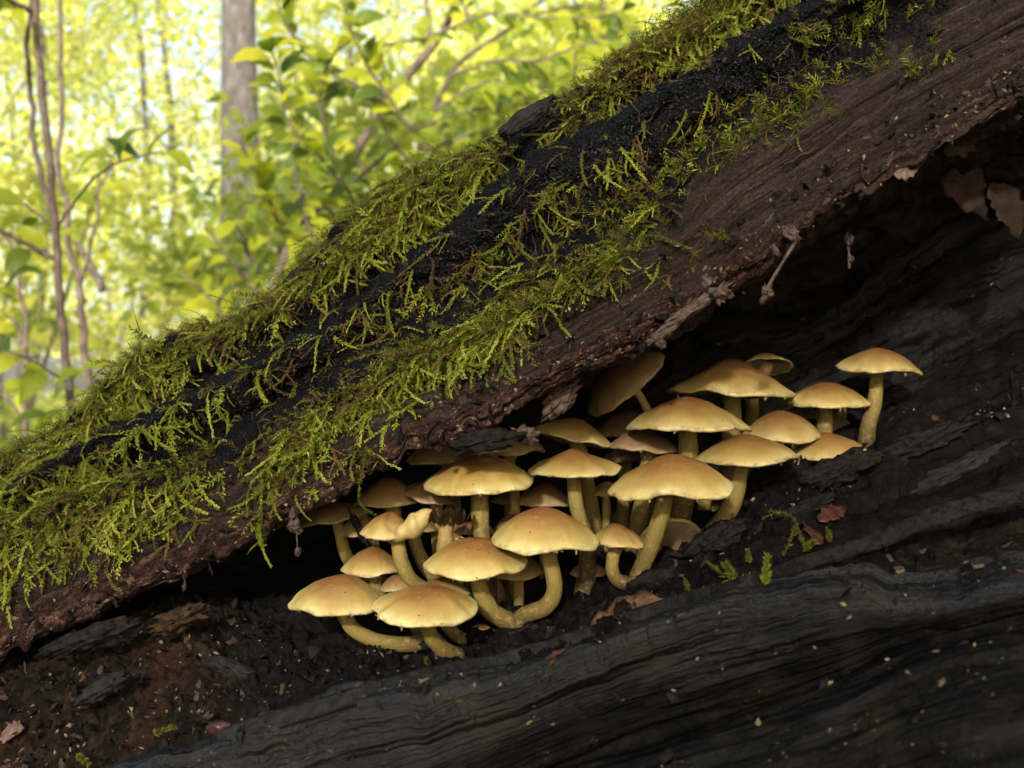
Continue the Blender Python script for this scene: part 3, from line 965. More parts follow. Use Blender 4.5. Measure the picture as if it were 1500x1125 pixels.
def mushroom(label, L, Rr, apx, apy, Y, stem, w0, w1, tone=(0, 0, 1), pitch=0.0, depth=1.0, umbo=.08, notch=None, wav=1.0,
             nvec=None, fringe=.5, power=2.05, floor=True):
    """L, Rr: left and right tips of the rim in the photograph; apx, apy the top; stem: (px,py,dY) below the cap"""
    mush_n[0] += 1
    seed = mush_n[0] * 3.7
    rnd = random.Random(mush_n[0])
    a, b = P(L[0], L[1], Y), P(Rr[0], Rr[1], Y)
    Cc = (a + b) / 2
    R = np.linalg.norm(b - a) / 2
    ex = (b - a) / (2 * R)
    n0 = np.array([-ex[2], 0, ex[0]])
    ap = P(apx, apy, Y) - Cc
    H = max(ap.dot(n0), .2 * R)
    off = ap.dot(ex)
    p = math.radians(pitch)
    n = n0 * math.cos(p) + np.array([0, -1.0, 0]) * math.sin(p)
    if nvec is not None:
        n = np.array(nvec, float)
        n /= np.linalg.norm(n)
        ex = ex - n * ex.dot(n)
        ex /= np.linalg.norm(ex)
    if nvec is None:
        n = n + ex * rnd.gauss(0, .035) + np.array([0, 1.0, 0]) * rnd.gauss(0, .03)
        n /= np.linalg.norm(n)
        ex = ex - n * ex.dot(n)
        ex /= np.linalg.norm(ex)
    if notch is None and rnd.random() < .45:
        notch = [(rnd.choice([-90, -60, -120, -30, 200, 170, 10]) + rnd.uniform(-15, 15), rnd.uniform(3, 8), rnd.uniform(.03, .09))]
    A = mat3(ex, n)
    V, F, rad, uv, Vg, Fg, z1 = cap_mesh(R, H, seed, umbo, off, notch=notch, wav=wav, power=power)
    # stem path: from inside the cap through the listed pixels, then down to the rotten floor
    pts = [Cc + n * H * .30]
    sp = [P(q[0], q[1], Y + (q[2] if len(q) > 2 else 0)) for q in stem]
    if sp:
        pts.append(Cc + n * 0.0 + .35 * (sp[0] - Cc) * [1, 1, 0] if False else (sp[0] * .5 + (Cc + n * H * .1) * .5))
        pts += sp
    if floor and sp:
        last = Vector([float(c) for c in sp[-1]])
        r = BF.ray_cast(last + Vector((0, 0, .004)), Vector((0, 0, -1)))
        if r[0] is not None and r[3] > .004:
            pts.append(np.array(last) + np.array([0, .002, -min(r[3] + .002, .09)]))
    base = pts[-1]
    root = empty('mushroom', base, label, 'mushroom', GRP)
    if sp:
        path = crspline(pts, 34)
        t = np.linspace(0, 1, 34)
        rad_s = (w0 + (w1 - w0) * t) * .47 * KP * Y * (1 + .07 * fbm(t * 5 + seed, .3, .7, 2))
        rad_s *= 1 + .22 * sstep(.78, 1, t)
        SV, SF, ta = tube(path, rad_s, 20, True, .06, seed)
        ln = np.linalg.norm(np.diff(path, axis=0), axis=1).sum()
        su = np.append(np.tile(np.arange(20) / 20, 34), [0, 0])
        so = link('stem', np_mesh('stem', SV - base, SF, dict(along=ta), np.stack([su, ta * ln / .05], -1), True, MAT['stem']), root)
    co = link('cap', np_mesh('cap', V @ A + Cc - base, F, dict(rad=rad), uv, True, MAT['cap']), root)
    co.color = (*tone, 1)
    go = link('gills', np_mesh('gills', Vg @ A + Cc - base, Fg, None, None, False, MAT['gill']), root)
    go.color = (*tone, 1)
    # rags of the veil hanging from the rim
    if fringe > 0:
        ac = Acc()
        for k in range(int(26 * fringe)):
            th = rnd.uniform(0, 2 * PI)
            if rnd.random() < .55:
                th = rnd.gauss(-PI / 2, .7)
            wdt = rnd.uniform(.02, .09)
            ln = R * rnd.choice([.03, .05, .05, .08, .13]) * rnd.uniform(.7, 1.2)
            q = []
            m = 4
            for i in range(m):
                t2 = th + wdt * (i / (m - 1) - .5)
                rr = R * (.955 + .02 * rnd.random())
                q.append((rr * math.cos(t2), rr * math.sin(t2), z1 - .03 * R))
            for i in range(m):
                t2 = th + wdt * (i / (m - 1) - .5) * .8
                rr = R * (.93 + .05 * rnd.random())
                q.append((rr * math.cos(t2), rr * math.sin(t2), z1 - .03 * R - ln * rnd.uniform(.15, 1)))
            ac.add(np.array(q) @ A + Cc, [grid_faces(m, 2)])
        link('veil_rags', ac.mesh('veil_rags', MAT['veil'], base, False), root)
    return root


Mm = mushroom
# front row
Mm('lowest left mushroom, wide domed tan cap on a stem lying sideways', (426, 883), (562, 882), 503, 841, .408,
   [(506, 902), (518, 922, .002), (550, 938, .004), (592, 944, .006), (640, 940, .008)], 22, 25, (.12, 0, 1), 4, notch=[(176, 10, .05)], fringe=.7)
Mm('frontmost bright yellow cap with a chipped left rim and purplish scar', (545, 893), (699, 886), 632, 858, .398,
   [(626, 916), (634, 936, .003), (650, 952, .006), (672, 965, .010)], 22, 27, (0, 0, 1), 5, notch=[(200, 9, .09)], fringe=.4)
Mm('olive tan cap peeking out right behind the frontmost bright cap', (608, 866), (692, 870), 652, 845, .428,
   [(650, 905), (662, 925), (685, 945)], 20, 22, (.6, .2, 1), 0)
Mm('small grey shaded cap under the left edge of the cluster, half lit', (556, 862), (606, 862), 581, 841, .448,
   [(584, 872), (592, 895, -.01), (612, 922, -.02), (632, 946, -.025)], 14, 20, (.5, .6, 1), 0)
Mm('low wide orange-topped cap at centre front above the frontmost cap', (619, 825), (772, 822), 697, 787, .425,
   [(699, 845), (706, 872, .002), (722, 898, .004), (748, 913, .006)], 23, 32, (0, 0, 1), 5, fringe=.4)
Mm('dim olive cap tucked under the right rim of the orange topped centre front cap', (722, 842), (796, 836), 762, 810, .447,
   [(760, 850), (760, 880), (760, 910)], 16, 16, (.8, .4, .6), 0)
Mm('big bright yellow domed cap in the centre on a strongly bent stem', (719, 786), (878, 790), 796, 742, .42,
   [(803, 812), (810, 842, .002), (812, 868, .004), (797, 890, .006), (762, 906, .010)], 24, 27, (0, 0, 1), 4, fringe=.9)
Mm('small low cap on a short stem right of the big central dome', (864, 793), (947, 795), 899, 767, .432,
   [(898, 815), (897, 836, .001), (905, 850, .002), (922, 856, .003)], 19, 21, (.25, .15, 1), 4, fringe=0)
Mm('largest smooth yellow cap right of centre on a long slanting stem', (888, 716), (1073, 709), 986, 666, .42,
   [(975, 728), (966, 762, .003), (953, 802, .006), (936, 842, .010)], 25, 28, (.1, 0, 1), 3, notch=[(200, 5, .03)], fringe=.8)
# second row
Mm('bright pale yellow umbrella cap just right of the dark hanging bark scrap', (621, 709), (784, 702), 705, 667, .455,
   [(703, 722), (703, 752), (706, 785), (712, 830)], 25, 29, (.02, 0, 1), 4, fringe=.4)
Mm('small domed cap on a long curved stem left of the torn curled cap', (528, 780), (604, 783), 573, 749, .445,
   [(582, 792), (588, 822, .001), (602, 850, .002), (632, 876, .004)], 20, 25, (.3, 0, 1), 3, fringe=.2)
Mm('domed tan cap above the lowest left mushroom', (499, 831), (588, 834), 548, 801, .455,
   [(549, 843), (553, 862, .001), (575, 888, .002)], 19, 22, (.35, .1, 1), 3, fringe=.2)
Mm('flat pointed cap in the middle with pale streaked two tone stem', (773, 690), (912, 687), 837, 658, .455,
   [(841, 702), (844, 738), (852, 768), (860, 800)], 21, 25, (.35, .0, 1), 3, umbo=.2, fringe=.8)
Mm('cap with a drooping torn right edge below the lip shadow', (778, 632), (894, 652), 846, 613, .487,
   [(850, 660), (858, 700, .004), (866, 745, .006), (872, 790, .008)], 20, 28, (.6, .1, .7), -3, notch=[(-12, 8, -.08)], fringe=.4)
Mm('brown shaded cap with a half lit pale margin behind the big central dome', (754, 736), (838, 738), 800, 707, .482,
   [(800, 750), (800, 800)], 18, 20, (.6, .75, .8), 0, fringe=.2)
Mm('long low tan cap with a swollen rim above the largest yellow cap', (918, 621), (1097, 625), 1005, 581, .462,
   [(1008, 634), (1008, 675, .002), (1002, 730, .006), (985, 800, .01)], 27, 34, (.55, 0, 1), 1, fringe=.4, power=1.9)
Mm('brown cap tipped down to the right under the long low tan cap', (893, 649), (997, 664), 940, 627, .478,
   [(950, 675), (942, 730), (930, 790)], 22, 28, (.6, .85, .9), 0, fringe=.2)
Mm('wide cap on a leaning stem at the cluster right side with a torn dark rim', (1017, 676), (1170, 665), 1094, 637, .447,
   [(1084, 688), (1076, 730, .001), (1058, 762, .002), (1038, 790, .003)], 25, 30, (.4, 0, 1), 3, fringe=.5)
Mm('domed cap between the broad cone cap and the half buried cap', (1088, 637), (1204, 638), 1146, 601, .482,
   [(1164, 652), (1155, 680), (1140, 720)], 17, 20, (.55, .15, 1), 2, fringe=.6)
Mm('half buried orange cap sunk behind black wood at the right end', (1164, 668), (1271, 660), 1211, 634, .475,
   [(1215, 690), (1215, 720)], 20, 22, (.35, 0, 1), 3, fringe=0)
# upper row
Mm('highest broad cone cap with an orange crown and rolled rim', (980, 577), (1163, 577), 1072, 525, .495,
   [(1072, 590), (1072, 625), (1066, 690), (1050, 760)], 26, 32, (.45, .1, 1), -1, fringe=.3, power=1.6, umbo=.15)
Mm('round tan cap with a ragged veil rim, second from the right', (1147, 592), (1272, 591), 1214, 560, .503,
   [(1208, 602), (1207, 638), (1200, 690)], 22, 25, (.45, 0, 1), 1, fringe=1.2, power=2.2)
Mm('lone tan mushroom farthest right, standing clear against the dark hollow', (1226, 542), (1347, 541), 1286, 509, .503,
   [(1284, 553), (1281, 590, -.002), (1271, 628, -.006)], 20, 24, (.55, 0, 1), 1, fringe=.6, power=1.9)
Mm('small cap tipped back showing its shaded underside behind the broad cone cap', (1090, 533), (1160, 540), 1118, 518, .535,
   [(1102, 575, .0), (1102, 605), (1098, 650)], 20, 21, (.25, 0, .5), -24, fringe=0)
Mm('brown cap tilted steeply on its edge under the log lip', (861, 605), (972, 520), 893, 540, .492,
   [(930, 570), (943, 590), (950, 612), (952, 660)], 11, 14, (.6, .9, .6), 12, fringe=0, umbo=.05, power=2.2)
# left edge and behind
Mm('shaded flat cap leftmost under the lip on a curved pale stem', (441, 769), (545, 748), 485, 737, .482,
   [(497, 775), (505, 808), (522, 840), (545, 870)], 17, 21, (.5, .75, .6), -3, fringe=0)
Mm('brown shaded cap at the left under the hanging moss strand', (519, 736), (614, 733), 572, 699, .478,
   [(577, 747), (580, 780), (590, 850)], 21, 22, (.5, .7, .9), 0, fringe=0)
Mm('little pinkish brown cap crossed by a black shred at the left', (497, 780), (560, 779), 530, 752, .478,
   [(546, 788), (550, 810), (560, 850)], 15, 18, (.5, .7, .9), 2, fringe=.2)
Mm('purplish brown cap tipped right, left of the bright umbrella cap', (588, 719), (672, 736), 634, 704, .476,
   [(640, 742), (640, 780), (645, 850)], 18, 20, (.5, .9, .9), 2, fringe=0)
Mm('pale cap half hidden by the log lip left of the hanging scrap', (594, 674), (694, 673), 645, 642, .494,
   [(665, 684), (665, 740), (668, 830)], 20, 22, (.4, .1, .8), 0, fringe=.2)
Mm('sliver of pale cap showing right beneath the hanging scrap', (682, 668), (742, 656), 715, 640, .476,
   [(748, 700), (754, 735), (750, 800)], 14, 20, (.2, .1, .8), 0, fringe=0)
Mm('pale edged brown cap right of the hanging scrap, half in shade', (706, 663), (798, 660), 765, 630, .497,
   [(746, 672), (748, 730), (752, 820)], 19, 22, (.5, .55, .9), 0, fringe=.2)
Mm('dull brown cap in deep shade between the umbrella cap and the central dome', (716, 783), (792, 780), 752, 752, .474,
   [(752, 795), (752, 850)], 18, 20, (.6, .9, .7), 0, fringe=0)
Mm('tiny cap with a white lit left tip beneath the bright umbrella cap', (720, 732), (775, 734), 748, 718, .492,
   [(746, 745), (746, 800)], 12, 14, (.4, .8, .8), 0, fringe=0)
Mm('wide very dim cap in the darkness beneath the tilted brown cap', (868, 638), (968, 622), 915, 603, .535,
   [(918, 650), (915, 720)], 20, 22, (.8, .9, .3), 0, fringe=0)
Mm('dim cap in the dark gap below the brown tipped cap', (872, 676), (965, 676), 918, 655, .525,
   [(915, 690), (912, 760)], 18, 20, (.8, .9, .3), 0, fringe=0)
Mm('small white rimmed cap on a thin green stem left of the largest yellow cap', (862, 724), (914, 722), 888, 706, .496,
   [(888, 734), (888, 768), (886, 810)], 13, 14, (.2, .5, .9), 0, fringe=0)
Mm('dim brown cap under the round ragged rimmed cap', (1146, 604), (1206, 616), 1176, 592, .528,
   [(1180, 625), (1178, 680)], 17, 19, (.8, .9, .4), 0, fringe=0)
Mm('shaded cap behind the round ragged cap stem with a thick pale stem', (1186, 632), (1252, 628), 1220, 605, .532,
   [(1232, 600), (1232, 640), (1230, 680)], 16, 18, (.6, .8, .5), -4, fringe=0)
Mm('tiny pale rimmed cap below the wide cap on the leaning stem', (1112, 703), (1148, 693), 1130, 686, .49,
   [(1125, 712), (1115, 750)], 12, 15, (.2, .4, .9), 0, fringe=0)
Mm('dim cap in the gap between the leaning stem and the half buried cap', (1110, 684), (1192, 688), 1152, 664, .505,
   [(1118, 700), (1108, 735), (1095, 775)], 24, 28, (.8, .9, .4), 0, fringe=0)
Mm('half buried brown cap lying low above the grey splinter', (694, 972), (757, 968), 728, 948, .402, [], 10, 10, (.8, .8, .6), 6, fringe=0, floor=False)
Mm('small dim cap behind the bent stem of the big central dome', (835, 842), (890, 838), 862, 822, .462,
   [(852, 848), (842, 880), (815, 892)], 15, 17, (.8, .8, .5), 0, fringe=0)
Mm('dark stemmed cap hidden behind the orange topped centre cap', (690, 815), (752, 815), 722, 796, .462,
   [(722, 835), (728, 868), (745, 900)], 22, 24, (.8, .8, .5), 0, fringe=0)
Mm('shaded cap half hidden behind the torn curled mushroom with a leaning stem', (588, 772), (642, 776), 614, 757, .472,
   [(606, 786), (618, 820), (640, 858)], 20, 22, (.6, .6, .8), 0, fringe=0)
Mm('brownish cap in shade between the torn mushroom and the umbrella cap stem', (664, 780), (724, 776), 694, 760, .476,
   [(694, 790), (692, 830), (690, 860)], 17, 19, (.6, .8, .8), -4, fringe=.2)
Mm('small shaded cap deep in the cluster left of the small low cap', (836, 800), (884, 797), 861, 782, .474,
   [(858, 812), (852, 840), (846, 870)], 14, 16, (.6, .6, .7), 0, fringe=0)
Mm('dim narrow cap between the largest yellow cap and the leaning stem', (1012, 718), (1062, 712), 1036, 698, .484,
   [(1034, 730), (1026, 765), (1015, 800)], 18, 22, (.7, .7, .6), 0, fringe=0)
Mm('tiny pale flat cap at the foot of the centre front stem', (690, 921), (718, 919), 705, 914, .432,
   [(702, 924), (700, 935)], 5, 6, (.0, .1, 1), 0, fringe=0)
Mm('toppled mushroom behind the largest cap stem with gills facing out', (944, 842), (1026, 774), 980, 795, .452,
   [], 14, 14, (.2, .2, 1), 0, nvec=(.30, .80, -.52), fringe=0, floor=False)


# the torn, curled mushroom in the middle of the cluster
def torn_mushroom():
    Y = .447
    base = P(652, 835, Y)
    root = empty('mushroom', base, 'torn mushroom with curled yellow cap scrap and ruffled bare gills', 'mushroom', GRP)
    path = crspline([P(654, 752, Y), P(654, 775, Y), P(652, 800, Y), P(652, 835, Y + .002)], 24)
    SV, SF, ta = tube(path, np.linspace(11, 13, 24) * KP * Y, 18, True, .1, 3.3)
    su = np.append(np.tile(np.arange(18) / 18, 24), [0, 0])
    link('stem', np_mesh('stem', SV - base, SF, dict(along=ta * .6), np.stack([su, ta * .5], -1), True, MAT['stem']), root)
    # ruffled gills: a fan of thin bent plates from left to right
    s = KP * Y
    for i in range(20):
        f = i / 19
        ac = Acc()
        px = 627 + 58 * f + random.uniform(-1, 1)
        h = 11 + 5 * math.sin(f * PI) + random.uniform(-2, 3)
        top = P(px + random.uniform(-3, 3), 757 - h * .75, Y - .004)
        n = 5
        V = []
        for a in range(n):
            t = a / (n - 1)
            p0 = top + np.array([(6 - 12 * f) * s * t, 0, -h * 1.5 * s * t])
            wv = math.sin(t * 5 + i) * 2.0 * s
            for q in (0, 1):
                V.append(p0 + np.array([wv + q * random.uniform(.5, 2) * s, (q - .3) * .014 * (1 - .5 * t) - .005 * (1 - t), 0]))
        ac.add(V, [grid_faces(2, n)])
        o = link('gill', ac.mesh('gill', MAT['veil'], base), root)
        o.color = (0, 0, 1, 1)
    # curled cap scrap: cup opening up-left
    nu, nv = 30, 14
    u = np.linspace(-1, 1, nu)
    v = np.linspace(0, 1, nv)
    uu, vv = np.meshgrid(u, v)
    ang = -2.3 + vv * 3.6
    rx = 25 * (1 - .35 * np.abs(uu)**2.5)
    X = 606 + uu * 24 + 4 * vv + 3 * np.sin(vv * 4 + uu * 3)
    ry = 19 * (1 - .45 * uu**2) * (1 + .10 * np.sin(uu * 7 + vv * 3))
    Py = 765 - uu * 12 - np.sin(ang) * ry * .9
    dy = np.cos(ang) * ry * s
    V = np.stack([(X - 750) * KP * Y, Y - .008 - dy, CAMH - (Py - 562.5) * KP * Y], -1).reshape(-1, 3)
    me = np_mesh('cap_scrap', V - base, grid_faces(nu, nv), None, None, True, MAT['flesh'])
    o = link('cap_scrap', me, root)
    sm = o.modifiers.new('thickness', 'SOLIDIFY')
    sm.thickness = .0014
    sm.offset = 0
    # peeled strip on the stem
    V = []
    for i in range(6):
        t = i / 5
        for q in (-1, 1):
            V.append(P(668 + 10 * t * t + q * 3 * (1 - .5 * t), 800 - 14 * t * (1 - t) * 2 - 12 * t, Y - .005 - .003 * t))
    link('peeled_strip', np_mesh('peeled_strip', np.array(V) - base, grid_faces(2, 6), None, None, True, MAT['flesh']), root)


torn_mushroom()

# black shred hanging in front of the little pinkish cap
V, F = lump(P(527, 778, .462), axes(-62), (26 * KP * .46, 5 * KP * .46, 3 * KP * .46), 3.1, 26, 16, .8, 3.5)
tag(link('wood_shred', np_mesh('wood_shred', V, F, None, None, True, MAT['scrap'])), 'thin black shred dangling in front of the little pinkish brown cap', 'wood shred')

# ------------------------------------------------------------------ moss
def sprig_template(rng, nleaf=26, branches=2, curl=.5, lw=.055, ll=.19, spread=.85):
    """unit-length feathery shoot along +x, up = z"""
    ac = Acc()

    def shoot(p0, d0, up0, L, nl, crv):
        n = 7
        p = np.array(p0, float)
        d = np.array(d0, float)
        pts = [p.copy()]
        drift = np.array([0, rng.normal() * crv, -crv * (0.6 + rng.random())])
        for i in range(n):
            d = d + drift / n + rng.normal(size=3) * .06
            d /= np.linalg.norm(d)
            p = p + d * L / n
            pts.append(p.copy())
        pts = np.array(pts)
        # stalk: narrow crossed ribbon
        w = .010 * L / (.6 + .4 * L)
        tan = np.gradient(pts, axis=0)
        tan /= np.linalg.norm(tan, axis=1)[:, None]
        sd = np.cross(tan, up0)
        sd /= np.linalg.norm(sd, axis=1)[:, None] + 1e-9
        ww = np.linspace(1, .4, len(pts))[:, None] * w
        V = np.stack([pts - sd * ww, pts + sd * ww], 1).reshape(-1, 3)
        ac.add(V, [grid_faces(2, len(pts))], dt=-.25)
        for k in range(nl):
            t = (k + rng.random() * .6) / nl
            q = t * n
            i = min(int(q), n - 1)
            f = q - i
            c = pts[i] * (1 - f) + pts[i + 1] * f
            tn = tan[i]
            s1 = sd[i]
            u1 = np.cross(s1, tn)
            a = k * 2.4 + rng.normal() * .3
            o = s1 * math.cos(a) + u1 * math.sin(a) * .75
            dl = tn * rng.uniform(.55, 1.0) + o * rng.uniform(.75, 1.2) * spread
            dl /= np.linalg.norm(dl)
            le = ll * L**.5 * rng.uniform(.7, 1.2) * (1 - .45 * t)
            wd = np.cross(dl, u1 + rng.normal(size=3) * .2)
            wd /= np.linalg.norm(wd) + 1e-9
            wd *= lw * L**.5 * rng.uniform(.7, 1.2)
            m = c + dl * le * .42 - np.cross(wd, dl) * .25
            tip = c + dl * le + np.array([0, 0, -.12 * le])
            ac.add([c, m + wd * .5, tip, m - wd * .5], np.array([[0, 1, 2], [0, 2, 3]]), dt=.34 * t - .20 + rng.normal() * .07)  # paler tips and darker bases put light and shade into the tint
        return pts
    pts = shoot((0, 0, 0), (1, 0, .35), np.array([0, 0, 1.0]), 1.0, nleaf, curl)
    for b in range(branches):
        i = rng.integers(1, 5)
        s = 1 if b % 2 else -1
        shoot(pts[i], np.array([.8, s * rng.uniform(.5, 1), .25]), np.array([0, 0, 1.0]), rng.uniform(.3, .55), nleaf // 2, curl)
    return np.concatenate(ac.V), np.concatenate(ac.F[3]), np.concatenate(ac.F[4]), np.concatenate(ac.A['dt'])


trng = np.random.default_rng(3)
TPL = ([sprig_template(trng, trng.integers(20, 30), trng.integers(1, 4), trng.uniform(.3, 1.1), .045, .15) for _ in range(6)]
       + [sprig_template(trng, trng.integers(46, 60), trng.integers(0, 3), trng.uniform(.5, 2.0), .036, .100, .5) for _ in range(20)])
TPL_STAR = [sprig_template(trng, 16, 0, .3, .07, .42) for _ in range(6)]      # short bushy shoots


def moss_object(name, label, items):
    """items: pos, forward, up, length, tint, template"""
    Vs, F3, F4, A = [], [], [], []
    n = 0
    for pos, f, up, L, tint, tp in items:
        V, f3, f4, dt = tp
        f = f / (np.linalg.norm(f) + 1e-9)
        s = np.cross(up, f)
        s /= np.linalg.norm(s) + 1e-9
        u = np.cross(f, s)
        Vs.append(V @ np.array([f, s, u]) * L + pos)
        F3.append(f3 + n)
        F4.append(f4 + n)
        A.append(np.clip((tint + dt) if tint > .2 else np.full(len(V), tint) + dt * .3, 0, 1))
        n += len(V)
    me = np_mesh(name, np.concatenate(Vs), [np.concatenate(F3), np.concatenate(F4)], dict(tint=np.concatenate(A)), None, True, MAT['moss'])
    return tag(link(name, me), label, 'moss', kind='stuff')


nvr = len(par)
vis = (par >= 2.6) & (par <= 13.2)
vid = np.nonzero(vis)[0]


def slab_at(px, py):
    ui = np.clip(np.searchsorted(us, px), 0, nU - 1)
    d = np.abs(SLABPY[vid][:, ui] - py[None, :]) + 400 * (Yg[vid][:, ui] - Yg[vid][:, ui].min(0))  * .06
    vi = vid[np.argmin(d, axis=0)]
    return SLAB[vi, ui], SLABN[vi, ui], par[vi]


def moss_points(ell, c):
    out = []
    for e in ell:
        cx, cy, rx, ry, dens = e[:5]
        brown = e[5] if len(e) > 5 else .10
        n = max(3, int(dens * rx * ry * c))
        a = RNG.normal(size=(n, 2)) * .55
        an = math.radians(-33)
        px = cx + a[:, 0] * rx * math.cos(an) - a[:, 1] * ry * math.sin(an)
        py = cy + a[:, 0] * rx * math.sin(an) + a[:, 1] * ry * math.cos(an)
        Pn, Nn, pr = slab_at(px, py)
        for i in range(n):
            out.append((Pn[i], Nn[i], brown, px[i], py[i]))
    return out


def make_items(pts, star=.15, lmin=.006, lmax=.016, bright=.68):
    it = []
    for p, n, br, px, py in pts:
        g = np.array([0, 0, -1.0])
        d = g - n * g.dot(n)
        up_ness = max(0.0, n[2])
        side = np.cross(n, g)
        side /= np.linalg.norm(side) + 1e-9
        a = RNG.normal()
        f = d * (0.9 + .5 * RNG.random()) + side * a * .6 + n * (0.25 + .45 * RNG.random()) + RNG.normal(size=3) * .15
        if RNG.random() < star:
            tp = TPL_STAR[RNG.integers(len(TPL_STAR))]
            L = RNG.uniform(.006, .011)
            f = n + RNG.normal(size=3) * .5
        else:
            tp = TPL[RNG.integers(len(TPL))]
            L = lmin + (lmax - lmin) * RNG.random() ** 1.3
        light_fall = 1 - .30 * sstep(850, 1250, px)  # light dimming towards the right is put into the moss tint
        if RNG.random() < br:
            t = RNG.uniform(0, .2)
        else:
            t = np.clip(RNG.normal(bright * light_fall, .22), .26, 1)
        it.append((p - n * .001, f, n, L, t, tp))
    return it


E_TOP = [(945, 84, 34, 24, 1.6, .85), (1015, 62, 22, 26, 1.6, .85), (400, 450, 40, 20, .8, .7), (40, 690, 80, 30, .6), (110, 650, 80, 30, .6), (590, 310, 120, 40, .4), (1060, 15, 80, 40, .7, .1), (20, 680, 60, 30, 1.3), (70, 655, 60, 30, 1.3), (130, 615, 60, 32, 1.3), (180, 575, 60, 40, 1.4), (215, 540, 50, 32, 1.3), (270, 505, 70, 26, 1.3, .2),
         (330, 485, 60, 26, 1.0, .35), (390, 455, 50, 28, 1.0, .4), (430, 420, 40, 24, .8, .3), (470, 385, 55, 38, 1.3, .2), (520, 340, 55, 42, 1.3, .2),
         (570, 305, 55, 40, 1.3, .2), (620, 290, 60, 42, 1.4, .12), (680, 260, 60, 34, 1.2), (720, 225, 40, 25, .8), (790, 195, 40, 20, .6, .3), (840, 155, 45, 32, 1.2, .35),
         (880, 130, 40, 30, .9, .4), (930, 90, 45, 42, 1.1, .5), (980, 60, 50, 45, 1.2, .3), (1030, 30, 60, 42, 1.4, .08), (1090, 0, 60, 35, 1.3, .05), (1150, -30, 60, 30, 1.2, .05),
         (620, 235, 50, 14, .9, .3), (500, 300, 50, 14, .8, .3), (360, 440, 50, 12, .6, .4)]
E_MID = [(600, 440, 80, 30, .4, .3), (700, 360, 80, 30, .4, .3), (800, 300, 80, 30, .4, .3), (900, 240, 80, 30, .35, .3), (1000, 170, 70, 30, .3, .3), (500, 500, 60, 25, .5, .2), (60, 740, 80, 24, .6), (160, 690, 70, 24, .5), (40, 715, 60, 25, 1.0), (120, 668, 60, 22, 1.0), (200, 625, 60, 22, .7), (260, 600, 40, 30, .9), (330, 555, 60, 20, .9, .2), (390, 525, 60, 22, 1.0, .2), (450, 490, 50, 18, .7, .3),
         (540, 430, 60, 14, .45, .35), (640, 360, 60, 10, .4, .4), (790, 235, 60, 9, .5, .2), (900, 178, 60, 7, .35), (1010, 110, 60, 7, .4), (1090, 62, 50, 7, .4),
         (560, 470, 60, 26, .35, .3), (660, 420, 60, 30, .35, .3), (720, 395, 55, 28, .5), (770, 420, 50, 30, .6), (830, 345, 45, 26, .5, .2), (880, 300, 60, 30, .4, .4),
         (960, 265, 45, 20, .35, .4), (1050, 130, 50, 22, .15, .5), (300, 650, 60, 20, .2), (120, 700, 60, 18, .3), (430, 560, 50, 22, .2)]
E_LOW = [(20, 790, 80, 30, .6), (110, 750, 90, 30, .5), (10, 775, 60, 30, 1.3), (70, 760, 70, 26, 1.3), (140, 735, 60, 28, 1.2), (200, 712, 50, 26, 1.0), (260, 690, 45, 22, 1.0, .2), (310, 665, 40, 18, .6), (30, 815, 50, 28, .6), (100, 795, 60, 28, .7),
         (170, 770, 60, 36, .8), (240, 745, 45, 36, .7, .2), (300, 712, 45, 25, .6, .2), (10, 850, 30, 24, .4), (395, 690, 40, 30, 1.1), (430, 650, 50, 34, 1.3), (470, 610, 55, 22, 1.2),
         (520, 590, 50, 28, 1.0), (560, 570, 45, 30, 1.1), (600, 532, 55, 34, 1.5), (650, 510, 50, 30, 1.5), (700, 490, 55, 34, 1.6), (745, 460, 50, 30, 1.4), (790, 432, 50, 26, 1.3), (840, 408, 50, 20, 1.2, .2), (885, 385, 40, 20, 1.0, .2),
         (905, 345, 36, 40, 1.1), (940, 305, 36, 40, .9), (700, 545, 14, 22, .6), (760, 500, 30, 20, .5), (380, 760, 10, 22, .8), (530, 660, 10, 26, .8, .2), (445, 720, 30, 16, .3)]
E_RIGHT = [(1000, 250, 45, 24, .9), (1050, 218, 45, 24, 1.1), (1100, 195, 45, 26, 1.3), (1150, 175, 45, 26, 1.3), (1195, 150, 35, 28, 1.1), (1120, 150, 40, 26, .6), (1210, 105, 40, 22, .6), (1290, 85, 45, 12, 1.1), (1350, 95, 30, 16, 1.2),
           (1375, 60, 20, 16, .8), (1190, 30, 60, 22, .8), (1270, 20, 60, 18, .9), (1350, 0, 60, 16, .6), (1020, 378, 34, 6, .9), (1045, 345, 34, 10, .5, .7)]
def under(ell, c):
    it = []
    for p, n, br, px, py in moss_points([e for e in ell if e[4] >= .8], c):
        f = n * .8 + RNG.normal(size=3) * .7
        it.append((p - n * .0008, f, n, RNG.uniform(.004, .0085), .08 if RNG.random() < .25 else np.clip(RNG.normal(.42, .12), .26, .8), TPL_STAR[RNG.integers(len(TPL_STAR))]))
    return it


moss_object('moss', 'thick yellow green feathery moss capping the top ridge of the log', make_items(moss_points(E_TOP, .030), .10, .009, .026, .74) + under(E_TOP, .060))
moss_object('moss', 'thin straggling moss over the black crusted middle ridge of the log', make_items(moss_points(E_MID, .026), .10, .008, .024, .66))
moss_object('moss', 'bright hanging moss band along the lower ridge above the mushrooms', make_items(moss_points(E_LOW, .021), .10, .009, .027, .72) + under(E_LOW, .050))
moss_object('moss', 'dark green starry moss patches on the right part of the log', make_items(moss_points(E_RIGHT, .030), .5, .007, .016, .60))

